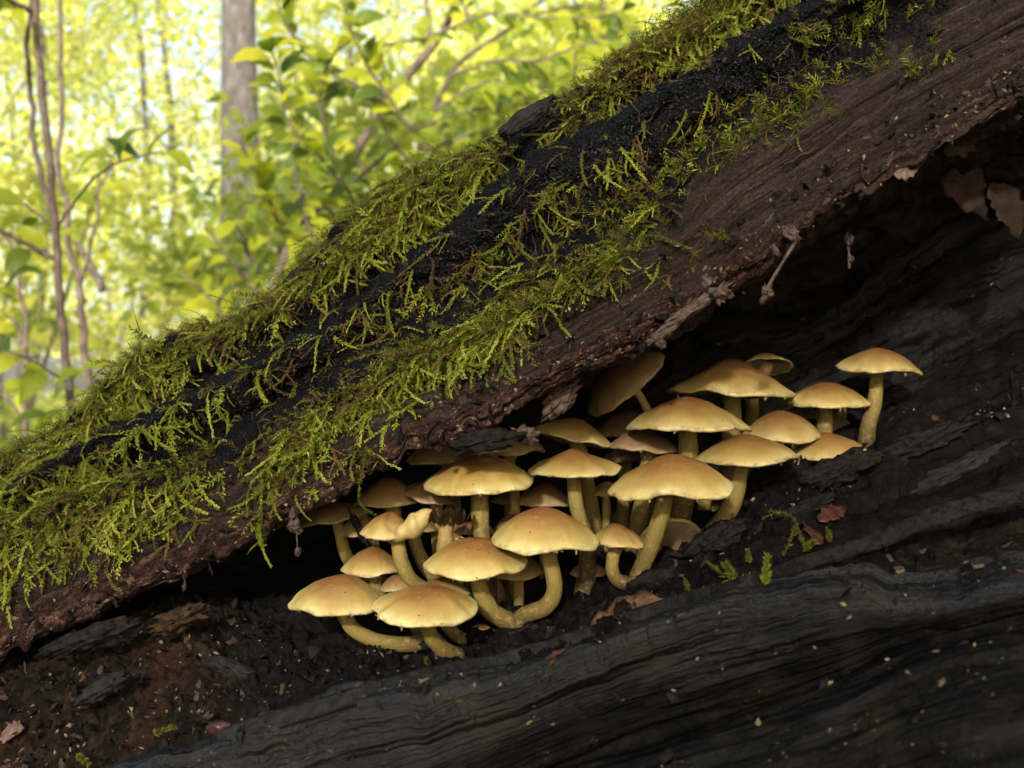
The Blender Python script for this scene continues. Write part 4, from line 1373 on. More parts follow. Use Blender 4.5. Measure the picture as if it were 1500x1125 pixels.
# black crust granules
gpx, gpy = [], []
for cx, cy, rx, ry, n in [(180, 640, 130, 30, 500), (330, 590, 130, 30, 700), (450, 520, 120, 40, 900), (560, 460, 110, 50, 1000), (680, 370, 110, 60, 1300), (800, 280, 110, 60, 1500), (900, 230, 110, 60, 1300), (1000, 160, 110, 60, 1200), (1100, 100, 100, 50, 900), (250, 740, 120, 40, 500), (1200, 60, 90, 50, 600), (430, 690, 80, 40, 350)]:
    a = RNG.normal(size=(n, 2)) * .6
    gpx.append(cx + a[:, 0] * rx * .84 + a[:, 1] * ry * .54)
    gpy.append(cy - a[:, 0] * rx * .54 + a[:, 1] * ry * .84)
gpx, gpy = np.concatenate(gpx), np.concatenate(gpy)
GP, GN, _ = slab_at(gpx, gpy)
octv = np.array([[1, 0, 0], [-1, 0, 0], [0, 1, 0], [0, -1, 0], [0, 0, 1], [0, 0, -1]], float)
octf = np.array([[0, 2, 4], [2, 1, 4], [1, 3, 4], [3, 0, 4], [2, 0, 5], [1, 2, 5], [3, 1, 5], [0, 3, 5]])


def scatter_bits(name, Ps, Ns, smin, smax, mat, flat=1.0, long=1.0):
    n = len(Ps)
    sz = smin + (smax - smin) * RNG.random(n)**2
    R_ = RNG.normal(size=(n, 3, 3))
    q, _r = np.linalg.qr(R_)
    sc = np.array([long, 1, flat])
    o = octv[None] * (sz[:, None, None] * sc * RNG.uniform(.6, 1.3, (n, 1, 3)))
    V = np.einsum('nij,njk->nik', o, q) + (Ps + Ns * sz[:, None] * .3)[:, None, :]
    F = (octf[None] + np.arange(n)[:, None, None] * 6).reshape(-1, 3)
    return np_mesh(name, V.reshape(-1, 3) - LOGO, F, None, None, False, mat)


o = link('crust_granules', scatter_bits('crust_granules', GP, GN, .0002, .0008, MAT['granule']), log)
o['kind'] = 'stuff'

# fine rootlets on the crust
ac = Acc()
for k in range(240):
    t = RNG.random()
    px = RNG.uniform(350, 1250)
    py = np.interp(px, [0, 420, 750, 1100, 1300], [760, 560, 360, 160, 60]) + RNG.normal() * 45
    p, n, _ = slab_at(np.array([px]), np.array([py]))
    p, n = p[0], n[0]
    d = RNG.normal(size=3)
    d -= n * d.dot(n)
    d /= np.linalg.norm(d)
    q = [p]
    for i in range(5):
        d = d + RNG.normal(size=3) * .45 + n * .05 - n * d.dot(n) * .6
        d /= np.linalg.norm(d)
        q.append(q[-1] + d * RNG.uniform(.0012, .0035))
    V, F, _t = tube(crspline(np.array(q) + n * .0012, 10), np.linspace(.00020, .00010, 10), 4, False)
    ac.add(V, F)
o = link('rootlets', ac.mesh('rootlets', MAT['root'], LOGO), log)
o['kind'] = 'stuff'

# crumbs of bark, wood and seed on every surface
cr = [[], []]
for n, x0, x1, f in [(420, 0, 1500, 'lip'), (110, 150, 1500, 'plank'), (260, 0, 420, 'litter'), (200, 420, 1500, 'floor'), (60, 1050, 1500, 'wall')]:
    for k in range(n):
        px = RNG.uniform(x0, x1)
        if f == 'lip':
            py = np.interp(px, us, lip) - abs(RNG.normal()) * 55 - 4
        elif f == 'plank':
            py = np.interp(px, us, plk) + RNG.random() ** .8 * 260
        elif f == 'litter':
            py = np.interp(px, us, topf) + RNG.random() * 200
        elif f == 'floor':
            py = np.interp(px, us, bas) + RNG.random() * 70 - 10
        else:
            py = np.interp(px, us, crs) + RNG.random() * 120
        if py > 1180:
            continue
        p, nn = hit(px, py)
        if p is None:
            continue
        cr[0].append(p)
        cr[1].append(nn)
crP, crN = np.array(cr[0]), np.array(cr[1])
o = link('crumbs', scatter_bits('crumbs', crP, crN, .0002, .0010, MAT['crumb'], .5, 1.6), log)
o['kind'] = 'stuff'
o = link('wood_crumbs', scatter_bits('wood_crumbs', crP[::-1] + RNG.normal(size=crP.shape) * .0025, crN[::-1], .0006, .0026, MAT['scrap'], .5, 1.7), log)
o['kind'] = 'stuff'

# loose bark flakes on the lip and litter pieces: each its own part
flake_meshes = []
for k in range(7):
    nu = 11
    th = np.arange(nu) / nu * 2 * PI
    r = 1 + .35 * RNG.normal(size=nu)
    r = np.clip(r, .45, 1.6)
    V = np.stack([np.cos(th) * r, np.sin(th) * r * .5, .12 * RNG.normal(size=nu)], -1)
    V = np.vstack([V + [0, 0, .1], V * [1, 1, 1] - [0, 0, .08], [[0, 0, .28]]])
    k2 = np.arange(nu)
    F = [np.stack([k2, (k2 + 1) % nu, np.full(nu, 2 * nu)], -1), np.stack([k2 + nu, (k2 + 1) % nu + nu, (k2 + 1) % nu, k2], -1)]
    flake_meshes.append([np_mesh('bark_flake', V, F, None, None, False, MAT[m_]) for m_ in ('flake', 'crumb', 'deadleaf', 'scrap')])


def put_flake(px, py, size, kind, roll=None, name='bark_flake'):
    p, n = hit(px, py)
    if p is None:
        return
    a = RNG.uniform(0, 2 * PI) if roll is None else math.radians(roll)
    f, s, u = frame_from(n + RNG.normal(size=3) * .25, [math.cos(a), 0, math.sin(a)])
    o = link(name, flake_meshes[RNG.integers(7)][kind], log)
    sc = size * KP * np.linalg.norm(p - [0, 0, CAMH])
    mt = Matrix(((f[0], s[0], u[0], 0), (f[1], s[1], u[1], 0), (f[2], s[2], u[2], 0), (0, 0, 0, 1)))
    o.matrix_local = Matrix.Translation(Vector(p + n * sc * .12 - LOGO)) @ mt @ Matrix.Scale(sc, 4)


for k in range(90):
    px = RNG.uniform(0, 1500)
    py = np.interp(px, us, lip) - abs(RNG.normal()) * 45 - 6
    put_flake(px, py, RNG.uniform(3.5, 8), int(RNG.choice([0, 0, 0, 1])), 30 + RNG.normal() * 30)
for k in range(80):
    px = RNG.uniform(0, 420)
    py = np.interp(px, us, topf) + RNG.random() * 190
    if py < np.interp(px, us, plk):
        put_flake(px, py, RNG.uniform(3, 9), int(RNG.choice([0, 0, 0, 2, 3, 3, 3])), None, 'litter_piece')
for k in range(40):
    px = RNG.uniform(420, 1500)
    py = np.interp(px, us, bas) + RNG.random() * 60 - 5
    put_flake(px, py, RNG.uniform(4, 9), int(RNG.choice([0, 3, 3, 3, 2])), None, 'litter_piece')
for k in range(14):
    px = RNG.uniform(1290, 1500)
    py = RNG.uniform(770, 838)
    put_flake(px, py, RNG.uniform(4, 9), int(RNG.choice([0, 0, 2, 3])), None, 'litter_piece')
for px, py, s_, kd in [(1318, 838, 7, 1), (1415, 832, 11, 1), (1436, 830, 8, 1), (1495, 838, 7, 2), (775, 1058, 5, 1), (620, 998, 7, 1), (155, 880, 5, 1), (275, 868, 5, 2), (1380, 1000, 7, 1), (1370, 955, 5, 1), (1330, 985, 4, 1), (810, 968, 8, 2), (675, 1028, 5, 2)]:
    put_flake(px, py, s_, kd)


# ------------------------------------------------------------------ dead leaves, dangling bits, sprigs on the floor
def leaf_mesh(name, L, W, mat, lobes=0.0, curl=.2, fold=.25, seed=0, nl=14, nw=6, jag=0.0):
    t = np.linspace(0, 1, nl)
    q = np.linspace(-1, 1, nw + 1)
    wid = W * .5 * np.sin(PI * np.clip(t, 0, 1)**.85)**.75
    wid = wid * (1 + lobes * np.sin(t * 22 + seed))
    wid[0] = wid[-1] = W * .01
    TT, QQ = np.meshgrid(t, q, indexing='ij')
    X = TT * L
    Yy = QQ * wid[:, None] * (1 + jag * fbm(TT * 9 + seed, QQ * 3, 1.0, 2))
    Z = np.abs(QQ) * wid[:, None] * fold - curl * L * (TT - .3)**2 + .06 * L * fbm(TT * 4 + seed, QQ * 1.6, seed, 2)
    return np_mesh(name, np.stack([X, Yy, Z], -1).reshape(-1, 3), grid_faces(nw + 1, nl), None, None, True, mat)


def place(o, pos, f, up):
    f = np.array(f, float)
    f /= np.linalg.norm(f)
    s = np.cross(up, f)
    s /= np.linalg.norm(s) + 1e-9
    u = np.cross(f, s)
    o.matrix_world = Matrix(((f[0], s[0], u[0], pos[0]), (f[1], s[1], u[1], pos[1]), (f[2], s[2], u[2], pos[2]), (0, 0, 0, 1)))
    return o


for lab, a, b, Y0, Y1, W, mt, up, lob, cu in [
    ('brown crinkled dead leaf lying below the largest yellow cap stem', (866, 924), (992, 884), .402, .41, .019, 'deadleaf', (0.1, -.45, .9), .14, .1),
    ('red brown curled leaf scrap standing behind the green sprig', (1196, 800), (1174, 765), .405, .412, .009, 'redleaf', (.3, -.9, .3), .1, .3),
    ('reddish crumpled leaf with grey fuzz on the bank right of the cluster', (1196, 765), (1232, 742), .43, .44, .008, 'redleaf', (-.2, -.8, .5), .2, .25),
    ('dark brown ragged leaf stuck under the overhang near the right edge', (1383, 222), (1432, 196), .41, .42, .012, 'dimleaf', (-.2, -.95, -.2), .25, .1),
    ('large dull leaf hanging in the dark top right hollow', (1376, 262), (1490, 315), .45, .455, .020, 'dimleaf', (.2, -.95, .2), .2, .15),
    ('broad dull leaf folded down at the right edge of the hollow', (1450, 270), (1498, 345), .452, .45, .026, 'dimleaf', (.5, -.85, .2), .15, .2),
    ('small pinkish leaf flake at the lip edge on the right', (1308, 254), (1346, 246), .395, .397, .007, 'pink', (0, -.95, -.2), .2, .1),
    ('rust red leaf shred tucked under the right lip', (1236, 312), (1260, 284), .42, .425, .006, 'redleaf', (.2, -.95, 0), .2, .1),
    ('pinkish leaf scrap at the bottom left corner', (8, 1078), (45, 1066), .385, .385, .009, 'pink', (0, -.6, .8), .2, .2),
    ('thin red brown sliver standing at the plank edge', (806, 968), (832, 955), .372, .374, .002, 'redleaf', (0, -.6, .8), .1, .1),
]:
    A_, B_ = P(a[0], a[1], Y0), P(b[0], b[1], Y1)
    if a[1] > 560:
        (qa, na), (qb, nb) = hit(*a), hit(*b)
        if abs(qa[1] - qb[1]) < .03:
            A_, B_ = qa + na * .002 - [0, .002, 0], qb + nb * .003 - [0, .002, 0]
        else:
            q = min(qa[1], qb[1]) - .003
            A_, B_ = P(a[0], a[1], q), P(b[0], b[1], q + .002)
    L = np.linalg.norm(B_ - A_)
    me = leaf_mesh('dead_leaf', L, W, MAT[mt], lob, cu, .2, a[0] * .1, 22, 8, .35)
    o = place(link('dead_leaf', me), A_, B_ - A_, up)
    sm = o.modifiers.new('thickness', 'SOLIDIFY')
    sm.thickness = .0004
    tag(o, lab, 'dead leaf')


def dangle(name, label, cat, pts, w, knots, mat, mk):
    base = P(*pts[0])
    root = empty(name, base, label, cat)
    pth = crspline([P(*p) for p in pts], 30)
    t = np.linspace(0, 1, 30)
    V, F, _t = tube(pth, w * .5 * KP * pts[0][2] * (1 + .5 * fbm(t * 12, pts[0][0] * .1, .5, 2)), 8, True)
    link('strand', np_mesh('strand', V - base, F, None, None, True, MAT[mat]), root)
    for (px, py, sx, sy, ro) in knots:
        Y = pts[0][2]
        V, F = lump(P(px, py, Y), axes(ro), (sx * KP * Y, sy * KP * Y, sy * .8 * KP * Y), px * .31, 20, 14, .8, 3.2)
        link('clump', np_mesh('clump', V - base, F, None, None, True, MAT[mk]), root)


dangle('dangling_root', 'tan root scrap with pale clumps dangling from the lip at right', 'root',
       [(1168, 338, .392), (1166, 352, .392), (1146, 385, .392), (1128, 415, .392), (1120, 432, .392)], 5, [(1160, 345, 14, 8, -40), (1124, 428, 7, 11, 10), (1117, 440, 4, 6, 0), (1135, 368, 5, 9, 30)], 'flake', 'flake')
dangle('dangling_root', 'thin brown shred dangling under the right lip', 'root',
       [(1238, 345, .43), (1242, 360, .43), (1244, 378, .43), (1244, 394, .43)], 4, [(1243, 352, 5, 10, 10), (1246, 380, 4, 6, 0)], 'flake', 'flake')
dangle('dangling_crumbs', 'string of brown crumbs hanging from the lip left of the cluster', 'debris',
       [(428, 742, .42), (433, 765, .42), (435, 790, .42), (436, 812, .42)], 2, [(431, 770, 8, 9, 20), (437, 778, 5, 5, 0), (436, 808, 4, 6, 0), (429, 755, 4, 8, 0)], 'flake', 'flake')
dangle('dangling_crumbs', 'short crumb string hanging from the lip far left', 'debris',
       [(270, 836, .43), (271, 848, .43), (270, 864, .43)], 3, [(271, 842, 3, 6, 0), (270, 860, 2.5, 5, 0)], 'flake', 'flake')
dangle('frass_clump', 'clump of brown crumbly frass stuck on the lip above the tilted cap', 'debris',
       [(985, 480, .40), (970, 492, .40), (955, 500, .40)], 5, [(962, 494, 9, 6, 30), (975, 488, 8, 6, 20), (968, 503, 7, 6, 0), (985, 482, 8, 4, 40), (953, 500, 6, 4, 10)], 'flake', 'flake')

for lab, px, py, Y, L, W, ro in [
    ('glossy red brown lump lying in the gap behind the black plank', 436, 1083, .358, 30, 10, 6),
    ('dull brown rounded lump beside the litter at lower left', 322, 1066, .375, 20, 11, 4)]:
    s = KP * Y
    V, F = lump(P(px, py, Y), axes(ro, -20), (L * s, W * s, W * s), px * .07, 30, 18, .16, 1.2)
    tag(link('glossy_lump', np_mesh('glossy_lump', V, F, None, None, True, MAT['slug'])), lab, 'lump')


# single moss sprigs on the cavity floor: shoots made of the same feathery leaves
def floor_sprig(label, pts, w, tint, lw=1.0):
    ex_ = 0.0
    for p in pts:
        q, _n = hit(p[0], p[1])
        if q is not None:
            ex_ = max(ex_, p[2] - q[1] + .0015)
    pts = [(p[0], p[1], p[2] - ex_) for p in pts]
    base = P(*pts[0])
    root = empty('moss_sprig', base, label, 'moss sprig', 'single moss sprigs on the cavity floor')
    pth = crspline([P(*p) for p in pts], 26)
    V, F, _t = tube(pth, np.linspace(1.2, .6, 26) * KP * pts[0][2], 6, True)
    link('stalk', np_mesh('stalk', V - base, F, dict(tint=np.full(len(V), tint * .6)), None, True, MAT['moss']), root)
    ac = Acc()
    tan = np.gradient(pth, axis=0)
    tan /= np.linalg.norm(tan, axis=1)[:, None]
    nl = int(len(pts) * 34)
    for k in range(nl):
        t = RNG.random()
        i = int(t * 25)
        o = RNG.normal(size=3)
        o -= tan[i] * o.dot(tan[i])
        o /= np.linalg.norm(o)
        d = tan[i] * RNG.uniform(.5, 1) + o * .8
        d /= np.linalg.norm(d)
        le = w * .72 * KP * .4 * RNG.uniform(.7, 1.2) * (1 - .3 * t)
        s = np.cross(d, RNG.normal(size=3))
        s = s / np.linalg.norm(s) * le * .17 * lw
        c = pth[i]
        ac.add([c, c + d * le * .45 + s, c + d * le, c + d * le * .45 - s], np.array([[0, 1, 2], [0, 2, 3]]), tint=np.clip(tint * .8 + RNG.normal() * .12, 0, 1))
    o = link('leaflets', ac.mesh('leaflets', MAT['moss'], base), root)
    o['kind'] = 'stuff'


for lab, pts, w, tint in [
    ('tall arched olive moss sprig standing below the right end of the cluster', [(1148, 815, .405), (1158, 790, .403), (1166, 768, .402), (1158, 756, .40), (1140, 750, .40), (1115, 760, .40)], 11, .32),
    ('short drooping arm of moss beside the tall arched sprig', [(1166, 768, .402), (1172, 785, .40), (1182, 806, .40)], 11, .4),
    ('bright green moss tuft at the foot of the arched sprig', [(1176, 808, .398), (1186, 798, .397), (1192, 794, .396)], 14, .6),
    ('small upright yellow moss bud right of the red leaf scrap', [(1215, 795, .40), (1214, 785, .40), (1213, 774, .40)], 11, .5),
    ('pale starry moss sprig standing on the black plank edge', [(1120, 856, .355), (1123, 840, .355), (1124, 826, .355), (1124, 812, .355)], 14, .8),
    ('creeping yellow green moss shoot lying along the splinter', [(1003, 876, .37), (1030, 866, .372), (1060, 856, .373), (1090, 846, .372), (1125, 834, .37)], 12, .7),
    ('dark green feathery tuft above the creeping moss shoot', [(1078, 850, .385), (1070, 838, .386), (1062, 826, .386)], 18, .52),
    ('brownish moss sprig left of the dark green feathery tuft', [(1062, 846, .388), (1048, 832, .39), (1034, 822, .39)], 10, .3),
    ('tiny green moss tuft above the brownish sprig', [(1098, 825, .395), (1096, 816, .395), (1095, 806, .395)], 11, .5),
    ('tiny moss tuft by the end of the long grey splinter', [(1010, 866, .385), (1006, 856, .386), (1004, 848, .386)], 9, .4),
    ('moss tuft in the litter at lower left', [(225, 1076, .375), (240, 1068, .376), (258, 1064, .376)], 12, .45),
    ('moss tuft at the bottom left edge of the black plank', [(112, 1104, .37), (122, 1112, .37), (130, 1120, .368)], 12, .4),
    ('tiny green tuft under the frontmost mushroom', [(628, 975, .40), (625, 968, .40), (624, 962, .40)], 9, .4),
    ('moss strand hanging over the lip left of the dangling crumbs', [(383, 738, .415), (380, 760, .412), (377, 785, .41), (388, 800, .41)], 10, .65),
    ('long moss strand dangling over the lip in front of the shaded left cap', [(536, 655, .418), (531, 690, .41), (526, 715, .408), (528, 738, .408), (552, 756, .408)], 9, .45),
    ('moss sprig hanging over the lower ridge right of centre', [(1070, 350, .396), (1050, 345, .395), (1030, 340, .395)], 12, .35),
]:
    floor_sprig(lab, pts, w, tint)

# grass blade and stalks on the ridge
for lab, pts in [('thin yellow grass blade sprouting from the top ridge', [(606, 262, .50), (603, 245, .50), (600, 226, .50)]),
                 ('pair of thin dark stalks rising from the left top ridge', [(205, 486, .53), (200, 470, .53), (193, 446, .53)])]:
    V, F, _t = tube(crspline([P(*p) for p in pts], 12), np.linspace(1.1, .3, 12) * KP * .5, 5, True)
    tag(link('grass_blade', np_mesh('grass_blade', V, F, dict(tint=np.full(len(V), .8 if 'yellow' in lab else .1)), None, True, MAT['moss'])), lab, 'stalk')

# ------------------------------------------------------------------ background wood
gx = np.concatenate([-np.geomspace(46, .5, 30), [0], np.geomspace(.5, 46, 30)])
gy = np.concatenate([[-8, -3, -1, 0, .5, 1], np.geomspace(1.5, 60, 50)])
XX, YY = np.meshgrid(gx, gy)
ZZ = .18 * fbm(XX * .25, YY * .25, 1.0, 3) * sstep(2, 8, np.abs(XX) + YY) + .02 * fbm(XX * 3, YY * 3, 4, 2)
ground = link('ground', np_mesh('ground', np.stack([XX, YY, ZZ], -1).reshape(-1, 3), grid_faces(len(gx), len(gy)), None, None, True, MAT['forest']))
ground['kind'] = 'structure'


def leaf_cloud(centers, size, tint, tint_sd, rng, flat=.5):
    """many small pointed leaf faces: verts, tris"""
    n = len(centers)
    a = rng.normal(size=(n, 3))
    a /= np.linalg.norm(a, axis=1)[:, None]
    b = rng.normal(size=(n, 3))
    b[:, 2] *= .5
    b = np.cross(a, b)
    b /= np.linalg.norm(b, axis=1)[:, None]
    s = size * rng.uniform(.65, 1.25, (n, 1))
    c = np.cross(a, b)
    V = np.stack([centers - a * s * .55, centers + b * s * .32 - a * s * .12 + c * s * .05, centers + b * s * .25 + a * s * .2 + c * s * .05,
                  centers + a * s * .55, centers - b * s * .25 + a * s * .2 + c * s * .05, centers - b * s * .32 - a * s * .12 + c * s * .05], 1)
    F = np.array([[0, 1, 5], [1, 2, 4], [1, 4, 5], [2, 3, 4]])
    F = (F[None] + np.arange(n)[:, None, None] * 6).reshape(-1, 3)
    t = np.repeat(np.clip(tint + rng.normal(size=n) * tint_sd, 0, 1), 6)
    return V.reshape(-1, 3), F, t


def clumps(rng, cen, rad, ncl, nper, spread):
    u = rng.normal(size=(ncl, 3))
    u /= np.linalg.norm(u, axis=1)[:, None]
    c = cen + u * rad * (rng.random((ncl, 1)) ** .45)
    p = np.repeat(c, nper, 0) + rng.normal(size=(ncl * nper, 3)) * spread * np.array([1.3, 1.3, .45])
    return p, np.repeat(rng.normal(size=ncl), nper)


def tree(label, px, Y, diam, height, crowns, nper, leaf, tint, seed, bow=0.0, crown_r=None, cat='tree', name='beech_tree', group='trees in the wood behind the log'):
    rng = np.random.default_rng(seed)
    x0 = (px - 750) * KP * Y
    base = np.array([x0, Y, 0.0])
    root = empty(name, base, label, cat, group)
    zz = np.linspace(-.1, height, 14)
    path = np.stack([x0 + bow * np.sin(zz * .5) + .03 * rng.normal(size=14) * (zz / height), np.full(14, Y), zz], -1)
    V, F, _t = tube(path, diam * .5 * (1.15 - .75 * zz / height) + .25 * diam * np.exp(-np.maximum(zz, 0) / .3), 14, True, .10, seed)
    link('trunk', np_mesh('trunk', V - base, F, None, None, True, MAT['bark']), root)
    acc = Acc()
    for (dx, dy, z, rx, rz, ncl) in crowns:
        cen = base + np.array([dx, dy, z])
        h0 = min(z * .7, height * .85)
        st = np.array([np.interp(h0, zz, path[:, 0]), Y, h0])
        V, F, _t = tube(crspline([st, (st + cen) / 2 + [0, 0, .1 * rx], cen], 8), np.linspace(diam * .18, diam * .05, 8), 6, True)
        link('limb', np_mesh('limb', V - base, F, None, None, True, MAT['bark']), root)
        p, ct = clumps(rng, cen, np.array([rx, rx, rz]), ncl, nper, rx * .14)
        V, F, t = leaf_cloud(p, leaf, np.clip(tint + .13 * ct, 0, 1), .12, rng)
        acc.add(V, F, tint=t)
    o = link('crown', acc.mesh('crown', MAT['foliage'], base, False), root)
    o['kind'] = 'stuff'
    return root


tree('grey barked tree trunk standing upright behind the left foliage', 352, 10.5, .42, 11.0, [(-.9, .8, 9.2, 1.6, .9, 26), (1.2, .6, 9.8, 1.7, .9, 26), (.3, -.6, 10.4, 1.8, 1, 24)], 34, .085, .6, 21)
far = [  # paler tints of the distant crowns put haze into leaf colour
    ('tall sunlit tree spreading over the top left corner', 40, 12.5, .2, 9, [(0, 0, 5.2, 1.9, .9, 60), (1.3, .6, 5.8, 1.8, .9, 50), (-1.2, .3, 6.2, 1.8, .9, 40)], 34, .09, .78),
    ('tall yellow green tree with its crown left of the grey trunk', 230, 14.5, .2, 10, [(-1.5, .3, 5.4, 1.3, .8, 44), (1.7, .6, 6.4, 1.4, .9, 40)], 34, .09, .82),
    ('tall bright tree with its crown right of the grey trunk', 500, 14, .2, 10, [(0, 0, 5.6, 2.0, .9, 56), (1.2, .6, 6.4, 1.8, .9, 50), (-1.0, .3, 4.6, 1.6, .8, 40)], 34, .09, .76),
    ('broad pale green tree filling the far left of the wood', -60, 11, .22, 7, [(0, 0, 2.6, 2.0, 1.3, 60), (.8, .5, 4.2, 2.0, 1.2, 40), (-.6, -1, 1.3, 1.4, .7, 30)], 34, .09, .7),
    ('sunlit yellow green tree between the left saplings and the grey trunk', 190, 13.5, .20, 8, [(0, 0, 2.6, 2.0, 1.1, 50), (-.6, .6, 4.4, 2.0, .9, 30), (.4, -.4, 1.3, 1.5, .6, 30)], 34, .09, .8),
    ('slim pale tree right behind the grey trunk', 420, 15, .20, 8, [(.3, 0, 2.4, 2.0, 1.3, 50), (-.4, .5, 4.2, 2.0, 1.0, 40), (.2, 0, 1.2, 1.5, .6, 20)], 34, .09, .62),
    ('bright leafy tree behind the middle of the thicket', 610, 12.5, .22, 8, [(0, 0, 3.0, 2.1, 1.3, 60), (.5, .6, 4.6, 1.9, 1.0, 40), (-.3, 0, 1.6, 1.6, .7, 30)], 34, .09, .72),
    ('yellow leaved tree above the highest part of the ridge', 850, 11, .20, 8, [(0, 0, 3.6, 2.0, 1.1, 60), (.4, .4, 4.8, 1.8, .8, 36), (-.4, -.5, 2.6, 1.4, .7, 30)], 34, .085, .82),
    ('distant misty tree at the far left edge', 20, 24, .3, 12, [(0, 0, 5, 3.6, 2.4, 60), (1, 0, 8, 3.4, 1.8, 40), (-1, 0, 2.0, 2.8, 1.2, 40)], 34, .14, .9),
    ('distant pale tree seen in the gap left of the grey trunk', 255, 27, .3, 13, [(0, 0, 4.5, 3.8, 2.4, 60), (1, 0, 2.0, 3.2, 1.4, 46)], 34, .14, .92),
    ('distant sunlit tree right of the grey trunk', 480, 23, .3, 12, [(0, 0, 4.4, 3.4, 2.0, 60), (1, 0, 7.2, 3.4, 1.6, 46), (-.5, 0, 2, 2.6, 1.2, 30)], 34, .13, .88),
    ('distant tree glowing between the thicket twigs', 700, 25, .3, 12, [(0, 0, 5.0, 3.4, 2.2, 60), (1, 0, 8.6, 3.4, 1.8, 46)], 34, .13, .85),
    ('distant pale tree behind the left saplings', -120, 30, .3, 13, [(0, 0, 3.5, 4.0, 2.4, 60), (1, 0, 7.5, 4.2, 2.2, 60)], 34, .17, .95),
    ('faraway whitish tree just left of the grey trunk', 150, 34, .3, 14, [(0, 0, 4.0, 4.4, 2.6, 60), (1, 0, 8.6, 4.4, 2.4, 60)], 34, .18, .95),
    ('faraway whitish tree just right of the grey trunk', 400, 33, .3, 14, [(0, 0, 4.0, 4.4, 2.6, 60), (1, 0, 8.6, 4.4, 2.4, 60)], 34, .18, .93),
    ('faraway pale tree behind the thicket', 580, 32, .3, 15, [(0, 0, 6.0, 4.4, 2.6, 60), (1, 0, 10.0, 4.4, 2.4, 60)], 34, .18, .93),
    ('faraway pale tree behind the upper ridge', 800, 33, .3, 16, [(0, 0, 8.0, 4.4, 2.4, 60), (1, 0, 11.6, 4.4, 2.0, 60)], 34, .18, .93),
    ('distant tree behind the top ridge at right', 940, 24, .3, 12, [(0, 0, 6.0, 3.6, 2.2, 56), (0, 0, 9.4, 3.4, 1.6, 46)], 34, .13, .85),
]
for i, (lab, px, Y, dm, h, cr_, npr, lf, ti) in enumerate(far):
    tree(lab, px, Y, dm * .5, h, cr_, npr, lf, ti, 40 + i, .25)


def shrub(label, px, Y, parts, nper, leaf, tint, seed, stems=4):
    rng = np.random.default_rng(seed)
    x0 = (px - 750) * KP * Y
    base = np.array([x0, Y, 0.0])
    root = empty('understorey_shrub', base, label, 'shrub', 'leafy shrubs of the understorey behind the log')
    acc = Acc()
    for (dx, dy, z, rx, rz, ncl) in parts:
        cen = base + np.array([dx, dy, z])
        V, F, _t = tube(crspline([base, (base + cen) / 2 + rng.normal(size=3) * .06, cen, cen + [.1, 0, rz]], 14), np.linspace(.016, .004, 14), 7, True)
        link('stem', np_mesh('stem', V - base, F, None, None, True, MAT['twig']), root)
        p, ct = clumps(rng, cen, np.array([rx, rx, rz]), ncl, nper, rx * .16)
        V, F, t = leaf_cloud(p, leaf, np.clip(tint + .10 * ct, 0, 1), .12, rng)
        acc.add(V, F, tint=t)
    o = link('foliage', acc.mesh('foliage', MAT['foliage'], base, False), root)
    o['kind'] = 'stuff'


for i, a in enumerate([
    ('low bright shrub on the far left near the saplings', 10, 5.0, [(0, 0, .9, .5, .4, 22), (.3, .3, 1.4, .5, .4, 18)], 16, .06, .72),
    ('pale shrub in the gap between the left saplings and the ridge', 175, 7.0, [(0, 0, .7, .6, .4, 22), (.3, .2, 1.2, .5, .3, 14)], 16, .06, .8),
    ('green shrub low behind the ridge left of the thicket', 330, 4.6, [(0, 0, 1.0, .45, .35, 22), (.25, .2, 1.45, .4, .3, 14)], 16, .058, .5),
    ('dense green shrub behind the middle of the thicket', 520, 4.2, [(0, 0, 1.3, .55, .42, 36), (-.2, .2, 1.0, .5, .35, 26)], 18, .058, .42),
    ('dense yellow green shrub behind the right of the thicket', 680, 4.4, [(0, 0, 1.55, .55, .4, 34), (.35, .3, 1.8, .45, .3, 22)], 18, .058, .62),
    ('leafy yellow shrub showing above the top right of the ridge', 860, 5.0, [(0, 0, 2.0, .55, .36, 34), (.2, .2, 2.3, .4, .3, 20)], 18, .06, .8),
]):
    shrub(a[0], a[1], a[2], [(*q[:5], int(q[5] * 1.7)) for q in a[3]], *a[4:], 70 + i)

# low undergrowth on the ground
rng = np.random.default_rng(91)
n = 9000
yy = 3.5 + 22 * rng.random(n) ** 1.3
xx = (rng.uniform(-150, 1100, n) - 750) * KP * yy
p = np.stack([xx, yy, .05 + .30 * rng.random(n)**2], -1)
V, F, t = leaf_cloud(p, .07, np.full(n, .6), .18, rng)
o = link('undergrowth', np_mesh('undergrowth', V, F, dict(tint=t), None, False, MAT['foliage']))
tag(o, 'low leafy undergrowth covering the woodland floor', 'undergrowth', kind='stuff')

# thin bright air between the trees
HAZE_D = 0.003
hx = np.array([[x, y, z] for x in (-48, 48) for y in (-9, 62) for z in (-1.3, 18.0)], float)
hz = M('thin_haze')
vol = hz.n('VolumePrincipled', Density=HAZE_D, Anisotropy=0.0)
vol.inputs['Color'].default_value = (0.97, 0.98, 1.0, 1)
hz.t.links.new(vol.outputs[0], hz.out.inputs['Volume'])
o = link('haze', np_mesh('haze', hx, np.array([[0, 1, 3, 2], [4, 6, 7, 5], [0, 4, 5, 1], [2, 3, 7, 6], [0, 2, 6, 4], [1, 5, 7, 3]]), None, None, False, hz.m))
o['kind'] = 'stuff'

# ---- near saplings with single leaves
LEAFM = [leaf_mesh('beech_leaf', 1.0, .56, MAT['leaf'], .015, .18 + .2 * k, .22, k * 2.3, 8, 4) for k in range(5)]


